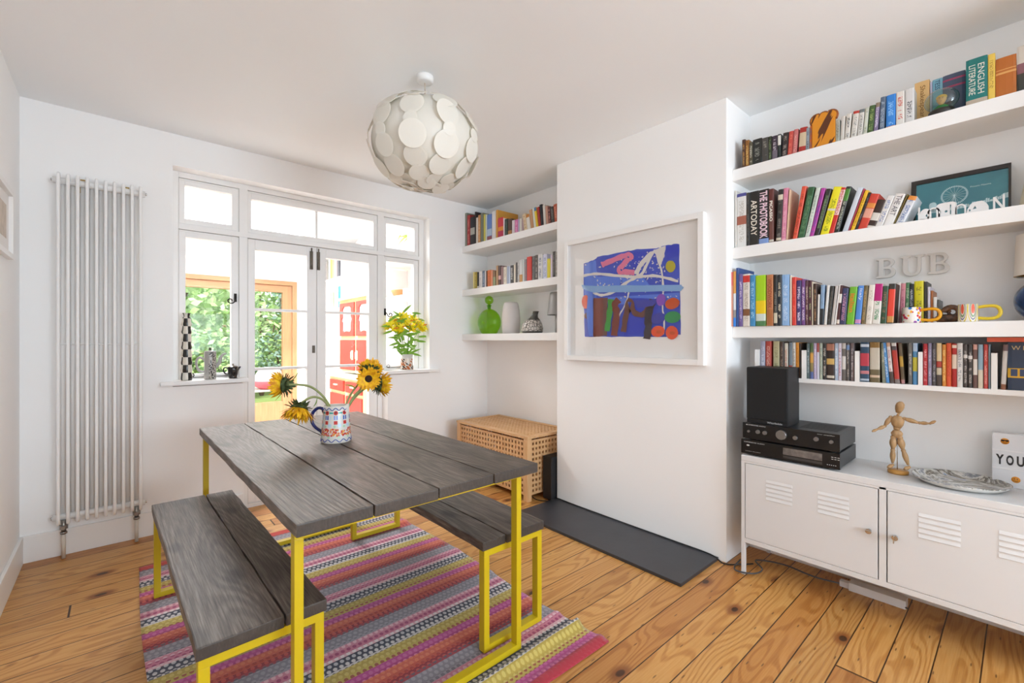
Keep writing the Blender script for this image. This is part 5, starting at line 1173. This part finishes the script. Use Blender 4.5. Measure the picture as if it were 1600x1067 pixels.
row('the film rack', 'film cases on the wall rack', 2.676, 1.0345, '''
1188 1195.4 533 0|lavender|#a8a8bc #dcdce4
1196 1205 533 0|brick red|#b5453a #e0b0a0
1208 1217.8 533 0|olive cream|#b8b08a #8a8460
1218.5 1224.3 534 0|dark brown|#4f3a30 #a89080
1225.5 1231 536 0|ivory|#d0c8b8 #b5564a
1232.3 1237.8 535 0|grey and red|#6f7a84 - 0,.35,#a8483a
1238 1243 535 0|white black-lettered|#d4d0c8 #3a3632
1243.4 1248.4 535 0|orange|#d08a2c #a86018
1248.8 1251.6 536 0|narrow dark|#3f322a -
1260.3 1265 536.5 0|grey-teal|#55666a #b0b8b8
1265.3 1270.8 536 0|green and orange|#8a7a4a - .75,1,#4f6a44 .45,.72,#cf9a4a .0,.2,#5a6aa0
1271 1275.8 536 0|lilac|#b5a8c4 #e0dce8
1276 1280 536 0|white red-topped|#d4d2e0 - .75,1,#a85a54
1280.3 1285 536 0|pale green|#b0b8a8 #6a7268
1285.5 1291 536 0|black white-lettered|#2a2422 #d0c8bc
1291.2 1303.6 536 0|wide black gold-marked|#2f211c - .80,.98,#a8705a .42,.58,#c9a860 .05,.12,#d0c8b8
1304 1309.3 536 0|light blue|#a8b8cc #e0e6ee
1309.5 1315 536 0|white and pink|#d0c8d4 #b05a6a
1315.4 1321.5 536 0|grey and white|#6a6460 - .3,.65,#cfcac4 .85,1,#c0bcb8
1322 1327.5 536 0|smoky blue|#5a5452 #b0a8a0 .82,.95,#6a86b0
1328.5 1334.6 536 0|mauve-grey|#6a5f62 #b0a8a8
1344 1358 534.5 0|wide navy|#2c4862 - .4,.72,#b83a4a .88,.95,#c0ccd8 .2,.28,#c07a80 .03,.08,#b0c0d0
1359 1374.8 534.5 0|wide olive-brown|#6a5f44 - .32,.86,#c4bcac .86,1,#8a6a34 .12,.18,#d0b8a0
1378 1384 536 -2|grey-green|#7d8272 #c0bca8
1384.3 1390 535.5 -6|blue|#4f8ac4 #c4d8ec
1390.3 1396.5 535.5 -6|white dark-footed|#d4cfcc #b06a7a .0,.28,#4a3f3c .9,1,#c09a80
1398 1406.2 536 -6|red|#b5372c - .82,.92,#4a4446 .92,1,#d0ccc6 .0,.1,#7a7472
1408 1414 536.5 -5|brown and gold|#5f503c - .42,.68,#b58f3a .0,.1,#a87a7c
1419 1425.4 536 0|grey patterned|#6a6866 #c0bcb4
1426 1433.6 536 0|blue and yellow|#4f86b4 - .32,.66,#b8b03a .8,1,#a8bcd4
1442.4 1449.4 537 0|crimson|#b02a32 #e0a0a0
1449.8 1456 536 0|lavender-grey|#8a849c #c0b8d0
1456.3 1462.8 536 0|dark steel|#4c4648 #a09aa0
1463 1471.5 536 0|cream red-banded|#4f423c - .58,1,#d0bc94 .44,.57,#a83a2c .26,.42,#c0b49c
1472 1478.4 538 0|orange and yellow|#c9843a #ecc878
1478.6 1486.6 536 0|vermilion|#d2542c #a8381c
1487.2 1495 537 0|dark red cream-lettered|#a8241f - .42,.75,#d8c4b0 .9,.97,#e0d0c0
1495.3 1504.5 536 0|broad white|#d8d4d0 #7a8088
1505.2 1512 538 0|charcoal|#4a4442 #b4aeaa .68,.76,#d8d4d0
1512.5 1519.8 538 0|black grey-lettered|#3f3a38 #b8b0ac .66,.74,#d8d4d0
1520.2 1527.4 538 0|brown and white|#6a4f4a - .3,.66,#d8d0c8 .88,1,#c89a90
1528 1536.4 538 0|sky blue and cream|#8aa6b8 - .0,.42,#cfc4b0
1537 1544 538 0|coral red|#b84038 #e0a098
1544.3 1547.8 538 0|thin blue-grey|#7a8a96 -
1563.5 1571.8 538 4|white brown-ended|#cac6c2 - .0,.12,#8a5a42 .86,1,#7a6264
1574.6 1618 535 0|large navy W-lettered|#2c3a52 - .26,.46,#d9a92c||.17
''', name='film_case', cat='film case', depth=.14)
# lettering and small pictures on the big navy book
big = [o for o in bpy.data.objects if o.get('label', '').startswith('large navy W-lettered')][0]
b = B(); fit_text(b, 'W', (-.0004, -.022, .168), (0, -1, 0), (0, 0, 1), .024, .017, .0006, 0); fit_text(b, 'E', (-.0004, -.046, .168), (0, -1, 0), (0, 0, 1), .010, .017, .0006, 0); b.obj('cover_title', flat('#c9b183'), big)
b = B(); b.box(-.0006, 0, -.026, -.008, .056, .084); b.box(-.0006, 0, -.050, -.032, .056, .084); b.obj('cover_picture', flat('#3a4a6a'), big)
LX2 = 2.575
row('the top far shelf', 'books on the top far shelf', LX2, 2.1505, '''
725.5 729.4 333 0|tall grey-green|#7f8276 -||.22
729.7 734 336 0|dull red|#a8312f #d08a80||.17
734.3 741.4 339 0|black white-disced|#1f1c1e - .38,.62,#a8a69c||.17
741.6 743.4 331 0|tall narrow black|#241a1a -||.2
743.6 746.4 340 0|slim white|#d4ccc0 -||.17
746.7 750.4 336 0|tan and orange|#c08a54 #e0b890||.18
750.7 755 333 0|grey moss green|#6a7060 -||.2
755.3 758 335 0|yellow-green|#c0b84a -||.18
758.2 760.4 335 0|pale mint|#c9d0c0 -||.18
760.7 768 335 0|blue and white|#5a7ab8 - .2,.45,#a8bcd0 .0,.18,#8a4a50||.18
768.3 774.3 330 0|broad white|#d2d0d0 -||.2
774.6 777.4 328 0|tall ochre|#c9923a -||.25
777.7 786 340 0|red and orange|#d8882a - .55,1,#c42c3a .0,.35,#b01f4a||.16
786.2 788 341 0|thin white|#d6ccd0 -||.16
788.3 793 342 0|dark bottle green|#26362f #5a6a60||.16
793.3 799.3 342 0|brown and black|#4a342a - .0,.3,#a87440||.16
799.6 804 344 0|pinkish grey|#cfc4c8 -||.15
804.2 809 343 0|bright pink|#c8689c #e0a8c8||.15
809.2 811 342 0|thin lavender|#a8a4c0 -||.15
811.2 815 341.5 0|ivory|#cfcac2 -||.15
815.2 818 341.5 0|mauve|#a08a8e -||.15
818.6 823.6 333 -3|cream tan|#cdb898 #a07a50||.17
824 829 334 -3|white and orange|#d6d2ca - .8,1,#c07a2c||.17
829.3 833.8 326 -3|tan blue-edged|#b88a62 -||.18
834 837.4 323 -3|white green-edged|#d0d6cc -||.18
837.6 841 322 -4|yellow blue-topped|#d9b82a - .82,1,#3f6a94||.18
841.2 845 322 -3|deep red|#9c2a22 -||.18
845.3 849 318 -3|black white-edged|#26242a -||.18
849.3 853 319 -2|off-white|#cdc8c0 -||.18
853.3 857 321 -2|pinkish tan|#b88a78 -||.18
857.3 861 322 -2|dark wine|#5a2628 #c08a80||.18
861.3 866 322 -2|charcoal grey|#44423f #8a8886||.18
866.3 871.5 318 -2|terracotta|#b0583c #e0a890||.18
''')
row('the middle far shelf', 'paperbacks on the middle far shelf', LX2, 1.7245, '''
739 741 425 0|thin cream yellow|#dccf8a -
741.2 745 425 0|dull gold|#a8943a #c9b86a
745.3 748 425 0|black white-footed|#26221f - .05,.15,#d0ccc4
748.2 753 424 0|plain white|#d6d2d0 #b0a8a8
753.3 757 423 0|blue-grey|#5f6f84 #a8b4c4
757.2 759 423 0|thin white|#d8d8dc -
759.2 761 423 0|thin brown|#5f3a26 -
761.3 766.8 422 0|bright orange|#c8662a #9a4818
767 769.4 422 0|peach|#d99070 -
769.7 774 423 0|brown and green|#7a5a3a - .0,.6,#8a8f6a
774.8 778 415 0|tan tall|#b08a62 -
778.3 782.4 415 0|dark brown and pink|#4a2a22 - .3,.5,#c99a98
782.7 786 416 0|mauve|#8a6a6a -
786.3 791.4 417 0|cream|#d4ccbc #b09a84
791.7 795 416 0|pale blue-grey|#9aa4b8 -
795.2 797 416 0|thin blue-white|#ccd4e4 -
797.2 802 414.5 0|black and white striped|#3a3a38 #cfcfcc
802.3 805.4 413 0|warm cream|#d0c8b8 -
805.6 808 410 0|slim charcoal|#4f4a48 -
808.2 811 410 0|grey-white|#bcbab8 #5f6068
811.2 816 406 0|white orange-footed|#d2d4d4 - .0,.35,#c09050
816.2 819 405 0|pale silver|#c4c8c8 -
819.2 822.4 405 0|grey red-edged|#8a8a8c #b06060
822.8 830.4 401 0|plain bright red|#cc3a30 -
831 835.4 400 0|grey and black|#6a6866 #2a2a2c
835.7 840 398.5 0|dark grey patterned|#55504c #b0a8a4
840.2 847.4 397 0|white blue-lettered|#d4d4d4 #4a5a80
848 854.4 397 0|lavender white|#ccd0e4 #8a90b0
854.6 859.4 404 0|lemon yellow|#dccf3a -
859.7 863 398 0|pinkish white|#d8ccd8 -
863.2 867 393 0|tall charcoal|#4c4846 #8a8884
867.3 871.5 393 0|tall grey-white|#a8a6a2 #5a5856
''', depth=.13)
# ================================================================ kitchen extension seen through the doors
EW = mat('kitchen white paint', (.84, .83, .825), .8)
KX0, KX1, KY = EXL, EXR, EY1
b = B(); b.box(KX0 - .1, KX1 + .1, 3.861, KY + .15, -.06, 0); struct('floor_kitchen', b, mat('pale kitchen floor', '#cfcdc8', .5, noise=.1, nscale=5), kind='structure')
b = B(); b.box(KX0 - .1, KX0, 3.861, KY, 0, 3.2); struct('wall_kitchen_left', b, EW)
b = B(); b.box(KX1, KX1 + .1, 3.861, KY, 0, 3.2); struct('wall_kitchen_right', b, EW)
DX0, DX1, DZ = .36, 1.93, 2.07
b = B(); b.box(KX0, DX0, KY, KY + .15, 0, 3.2); b.box(DX1, KX1, KY, KY + .15, 0, 3.2); b.box(DX0, DX1, KY, KY + .15, DZ, 3.2); struct('wall_kitchen_garden', b, EW)
b = B(); b.box(XL - .15, XA + .2, 3.8601, 3.87, ZC, 3.3); struct('wall_kitchen_house', b, EW)
# sloping roof with a roof window opening
def roofz(y): return 2.30 + (KY - y) / (KY - 3.87) * .85
b = B()
for x0, x1, y0, y1 in ((KX0, KX1, 3.87, 4.45), (KX0, KX1, 6.1, KY), (KX0, .25, 4.45, 6.1), (1.75, KX1, 4.45, 6.1)):
    b.prism([(y0, roofz(y0)), (y1, roofz(y1)), (y1, roofz(y1) + .15), (y0, roofz(y0) + .15)], 'x', x0, x1)
struct('ceiling_kitchen', b, EW)
OAK = [light_wood('oak ' + a, '#a37450', '#b58860', a, .6, .45) for a in 'xyz']
gd = sroot('door_3', ((DX0 + DX1) / 2, KY, 0))
for nm, q, m in (('jamb', (DX0, DX0 + .06, 0, DZ), 2), ('jamb', (DX1 - .06, DX1, 0, DZ), 2), ('head', (DX0 + .06, DX1 - .06, DZ - .06, DZ), 0),
                 ('stile', (DX0 + .062, DX0 + .16, .03, DZ - .062), 2), ('stile', (DX1 - .18, DX1 - .062, .03, DZ - .062), 2), ('rail', (DX0 + .16, DX1 - .18, DZ - .16, DZ - .062), 0), ('rail', (DX0 + .16, DX1 - .18, .03, .36), 2)):
    b = B(); y0 = KY - .03 if nm in ('jamb', 'head') else KY + .0; b.box(q[0], q[1], y0, y0 + .08, q[2], q[3]); part(nm, b, OAK[m], gd, bevel=.003)
b = B(); b.box(DX0 + .16, DX1 - .18, KY + .03, KY + .034, .36, DZ - .16); part('pane', b, GL, gd)

RED = mat('red enamel paint', '#cc4540', .35); CRM = mat('cream enamel paint', '#e8d9a8', .4)
# ---- red and cream kitchen dresser, its front faces the room (towards -x)
dr = thing('kitchen_dresser', 'red and cream vintage dresser against the white kitchen wall beyond the doors', 'dresser', (2.24, 5.05, 0)); DXF, DYA, DYB = 2.06, 4.60, 5.66
b = B(); b.box(DXF + .02, KX1 - .02, DYA, DYB, .845, 1.72); part('upper_case', b, CRM, dr); b = B(); b.box(DXF - .10, KX1 - .02, DYA - .01, DYB + .01, .03, .80); part('lower_case', b, CRM, dr)
b = B(); b.box(DXF - .14, KX1 - .02, DYA - .02, DYB + .02, .80, .825); part('worktop', b, mat('pale worktop', '#d8dcd8', .3), dr)
b = B(); b.box(DXF - .02, KX1 - .02, DYA - .02, DYB + .02, 1.72, 1.745); part('cornice', b, CRM, dr)
mid = (DYA + DYB) / 2
for y0, y1 in ((DYA + .06, mid - .035), (mid + .035, DYB - .06)):
    cy, hw_ = (y0 + y1) / 2, (y1 - y0) / 2
    # glazed upper door with a scalloped opening
    outer = [(-hw_, 0), (hw_, 0), (hw_, .40), (-hw_, .40)]; s_ = hw_ * .62; hole = [(-s_ * .7, .05)] + arc(0, .05, s_ * .45, 180, 360, 6, -.012) + [(s_ * .7, .05), (s_, .08)] + arc(s_, .20, .025, -90, 90, 6)[::1] + [(s_, .33), (s_ * .7, .36), (-s_ * .7, .36), (-s_, .33)] + arc(-s_, .20, .025, 90, 270, 6) + [(-s_, .08)]
    me = curve_mesh([outer, hole], .02); b = B(); b.add_mesh(me, Matrix(((0, 0, -1, DXF + .008), (-1, 0, 0, cy), (0, 1, 0, 1.28), (0, 0, 0, 1)))); bpy.data.meshes.remove(me)
    d_ = part('glazed_door', b, RED, dr); b = B(); b.box(DXF + .012, DXF + .015, cy - hw_ * .9, cy + hw_ * .9, 1.32, 1.65); part('pane', b, mat('frosted pane', '#dfe8e6', .25), d_)
    b = B(); b.box(DXF, DXF + .02, y0, y1, .875, 1.235); d_ = part('door', b, RED, dr, bevel=.004)
    s2 = 1 if y0 < mid - .1 and y1 < mid else -1; hy = y1 - .03 if y1 < mid else y0 + .03
    b = B(); b.tube([(DXF - .004, hy, 1.00), (DXF - .02, hy, 1.02), (DXF - .02, hy, 1.09), (DXF - .004, hy, 1.11)], .006, 6); b.box(DXF - .003, DXF, hy - .015, hy + .015, 1.0, 1.11); part('handle', b, mat('cream handle', '#efe6cc', .4), d_)
    b = B(); b.box(DXF - .125, DXF - .10, y0, y1, .64, .76); d_ = part('drawer', b, RED, dr, bevel=.004); b = B(); b.box(DXF - .14, DXF - .125, cy - .05, cy + .05, .70, .715); part('handle', b, mat('cream handle', '#efe6cc', .4), d_)
    b = B(); b.box(DXF - .12, DXF - .10, y0, y1, .10, .60); part('door', b, RED, dr, bevel=.004)
# ---- white shelving around the dresser
sh1 = thing('kitchen_shelving', 'white built-in kitchen shelving above and beside the red dresser', 'shelving', (2.4, 5.2, 0)); SX = 2.12
for z in (1.62, 2.02, 2.42): b = B(); b.box(SX, KX1 - .002, 5.725, 6.60, z, z + .03); part('shelf_board', b, EW, sh1)
for z in (2.02, 2.32): b = B(); b.box(SX, KX1 - .002, 3.97, 5.68, z, z + .03); part('shelf_board', b, EW, sh1)
for y in (5.70, 6.60, 4.75, 3.95): b = B(); b.box(SX, KX1 - .002, y, y + .025, 1.62 if y > 5.5 else 2.02, 2.40); part('upright', b, EW, sh1)
b = B(); b.box(2.075, KX1 - .002, 4.535, 4.56, 0.001, 2.0); part('side_panel', b, EW, sh1)
for z in (1.0, 1.35, 1.66): b = B(); b.box(2.12, KX1 - .002, 3.95, 4.50, z, z + .025); part('shelf_board', b, EW, sh1)
def kbook(label, y0, y1, z0, h, col, dp=.18): b = B(); b.box(SX + .03, SX + .03 + dp, y0, y1, z0, z0 + h); o = b.obj('book', flat(col), bevel=.002); o['label'] = label; o['category'] = 'book'; o['group'] = 'books on the kitchen shelving'
for lab, y0, y1, z0, h, c in (('grey box-like book on the kitchen shelving beyond the right glass door', 6.30, 6.52, 2.051, .26, '#8a8684'), ('white-green book beside the grey one on the kitchen shelving', 6.20, 6.27, 2.051, .30, '#c9d6b0'), ('lime book on the kitchen shelving beyond the glass', 6.13, 6.19, 2.051, .29, '#9fbf5a'),
                            ('pale red book on the kitchen shelving beside the lime one', 6.05, 6.12, 2.051, .26, '#d08a7a'), ('red-white book on the kitchen shelving nearest the divider', 5.97, 6.04, 2.051, .29, '#e0b0a8'), ('black and white book against the kitchen shelf divider', 5.88, 5.95, 2.051, .27, '#55565c'),
                            ('blue book on the lower kitchen shelf left of red dresser', 5.80, 5.90, 1.651, .28, '#3f7fc4'), ('cream book on the lower kitchen shelf beside the blue one', 5.93, 6.05, 1.651, .24, '#d8cfb8'), ('green-grey book on the lower kitchen shelf', 6.08, 6.2, 1.651, .22, '#8fa08a')): kbook(lab, y0, y1, z0, h, c)
def kitem(name, label, cat, b, m, loc, **kw): o = b.obj(name, m, loc=loc, **kw); o['label'] = label; o['category'] = cat; return o
b = B(); b.lathe([(0, 0), (.06, 0), (.13, .09), (.14, .11), (.12, .09), (.05, .01), (0, .01)], seg=24); kitem('mixing_bowl', 'grey metal bowl on the highest kitchen shelf', 'bowl', b, mat('brushed steel', '#8f8f92', .3, .8), (2.26, 6.2, 2.4505))
b = B(); b.box(-.09, .09, -.09, .09, 0, .17); kitem('wire_basket', 'grey basket in the high kitchen shelf compartment', 'basket', b, mat('grey wicker', '#8f8e90', .7, noise=.5, nscale=90), (2.26, 5.05, 2.0505), bevel=.01)
b = B(); b.lathe([(0, 0), (.08, 0), (.12, .07), (.115, .075), (0, .03)], seg=24); kitem('terracotta_bowl', 'orange-brown bowl on the kitchen shelf seen through the right casement', 'bowl', b, mat('terracotta', '#c77a48', .6), (2.27, 4.36, 1.6855))
b = B(); b.lathe([(0, 0), (.06, 0), (.11, .012), (.11, .02), (0, .015)], seg=24)
for i in range(4): b.lathe([(0, .02 + i * .012), (.11, .024 + i * .012), (.11, .03 + i * .012), (0, .026 + i * .012)], seg=24)
kitem('plate_stack', 'stack of white plates on the kitchen shelf by the right casement', 'plates', b, mat('china', '#e6e4e0', .2), (2.27, 4.12, 1.6855))
# trailing plant
k = B(); r = random.Random(8)
for i in range(90):
    a = r.uniform(0, 6.28); d = P_((math.cos(a), math.sin(a) * .8, r.uniform(-.9, .6))).normalized(); p = P_((r.uniform(-.05, .05), r.uniform(-.10, .10), r.uniform(-.22, .12))); petal(k, p, d, (P_((-.5, -.8, .3)) - d * d.dot(P_((-.5, -.8, .3)))).normalized(), r.uniform(.10, .18), .014, -.6)
hp = thing('trailing_plant', 'spiky green trailing plant on a high kitchen shelf seen through the top right pane', 'plant', (2.24, 4.12, 2.3505)); k.obj('leaves', mat('spider plant', '#a4bf5a', .6), hp, loc=(0, 0, .13), recalc=False)
b = B(); b.lathe([(0, 0), (.05, 0), (.07, .12), (.06, .12), (0, .03)], seg=20); b.obj('pot', mat('ochre pot', '#d9a04a', .6), hp, loc=(.05, 0, .0005))

# ================================================================ garden
b = B(); b.box(-6, 9, KY + .151, 18, -.25, -.12); struct('ground_garden', b, mat('garden lawn', '#8aa05a', .9, noise=.3, nscale=4), kind='structure')
b = B(); b.box(-5, 8, 15.5, 15.6, -.12, 1.9); struct('wall_garden', b, mat('garden fence boards', '#a58a6c', .8, noise=.2, nscale=5), kind='structure')
lm = [mat('foliage %d' % i, c, .6, noise=.3, nscale=8) for i, c in enumerate(('#a4c878', '#bcd894', '#74985e', '#8aa898', '#d4e4b8'))]
def shrub(name, label, c, rx, ry, rz, n, s, ms, seed, cat='shrub'):
    t = thing(name, label, cat, (c[0], c[1], -.12), 0, 'garden planting'); r = random.Random(seed); b = B()
    for i in range(n):
        while True:
            q = P_((r.uniform(-1, 1), r.uniform(-1, 1), r.uniform(-1, 1)))
            if .25 < q.length < 1: break
        q = q.normalized() * (q.length ** .5); p = P_((q.x * rx * (1 + .25 * math.sin(i)), q.y * ry, c[2] + .12 + q.z * rz)); d = P_((r.uniform(-1, 1), r.uniform(-1, 1), r.uniform(-.8, .5))).normalized(); u = d.orthogonal().normalized(); u = (u * math.cos(i) + d.cross(u) * math.sin(i)); L = s * r.uniform(.6, 1.3)
        v = [p, p + d * L * .5 + u * L * .28, p + d * L, p + d * L * .5 - u * L * .28]; b.face([b.bm.verts.new(x_) for x_ in v], r.choice(ms))
    b.obj('foliage', lm, t, recalc=False)
    b = B(); rr_ = random.Random(seed + 1)
    for i in range(6): a = rr_.uniform(0, 6.28); b.tube(smooth_path([(0, 0, 0), (rx * .25 * math.cos(a), ry * .25 * math.sin(a), c[2] * .5), (rx * .65 * math.cos(a), ry * .65 * math.sin(a), c[2] + rz * .5)], 4), [.04 - .0035 * j for j in range(9)], 6)
    b.obj('branches', mat('bark', '#6d5b4b', .9), t)
shrub('garden_tree', 'big light green tree filling the garden view behind the left casement', (.1, 11.2, 1.9), 1.7, 1.0, 1.5, 3400, .20, [0, 1, 1, 4], 1, 'tree')
shrub('garden_shrub', 'dense green shrub low behind the left casement glass', (.9, 9.6, .7), 1.0, .6, .75, 2200, .13, [0, 2, 2, 1], 2)
shrub('garden_tree', 'pale sunlit tree behind the upper panes of the left glass door', (2.6, 12.2, 2.0), 1.5, .9, 1.4, 2600, .20, [1, 4, 0, 4], 3, 'tree')
shrub('garden_shrub', 'blue-green shrub behind the middle pane of the left glass door', (2.55, 9.7, .85), .62, .5, .62, 1700, .10, [3, 3, 2, 0], 4)
shrub('garden_tree', 'dark green tree far back in the middle of the garden view', (1.2, 13.8, 1.5), 2.4, .7, 1.7, 3200, .22, [2, 0, 2, 3], 7, 'tree')
shrub('garden_shrub', 'wide mid green hedge-like shrub at the back left of the garden', (-.4, 12.9, .6), 1.6, .5, .9, 2200, .16, [0, 2, 0, 1], 8)
shrub('climbing_plant', 'dark climber on the post beside the oak garden door', (2.42, 9.0, 1.9), .30, .25, .55, 420, .11, [2, 3], 5, 'plant')
b = B(); b.cyl((0, 0, 0), (0, 0, 2.4), .05, 10); kitem('garden_post', 'reddish post carrying the climber outside the garden door', 'post', b, mat('rusty post', '#7a4a40', .8, noise=.4, nscale=12), (2.42, 9.32, -.12))
gt = thing('garden_table', 'white slatted garden table outside the oak door', 'table', (1.75, 8.0, -.12)); b = B()
for i in range(6): b.box(-.5, .5, -.35 + i * .12, -.35 + i * .12 + .10, .56, .585)
b.obj('slatted_top', mat('white garden paint', '#e6e2dc', .5), gt)
for x in (-.45, .41):
    for y in (-.32, .28): b = B(); b.box(x, x + .04, y, y + .04, 0, .56); b.obj('leg', mat('white garden paint', '#e6e2dc', .5), gt)
b = B(); b.lathe([(0, 0), (.13, 0), (.20, .05), (.22, .12), (.215, .13)], seg=28, mi=1); b.lathe([(.215, .13), (.21, .20), (.15, .30), (.06, .34), (0, .345)], seg=28); kitem('garden_pouf', 'round pink and white pouf on the garden table outside the glass door', 'pouf', b, [flat('#f0e4e4'), flat('#e0707c')], (1.78, 7.85, .466))
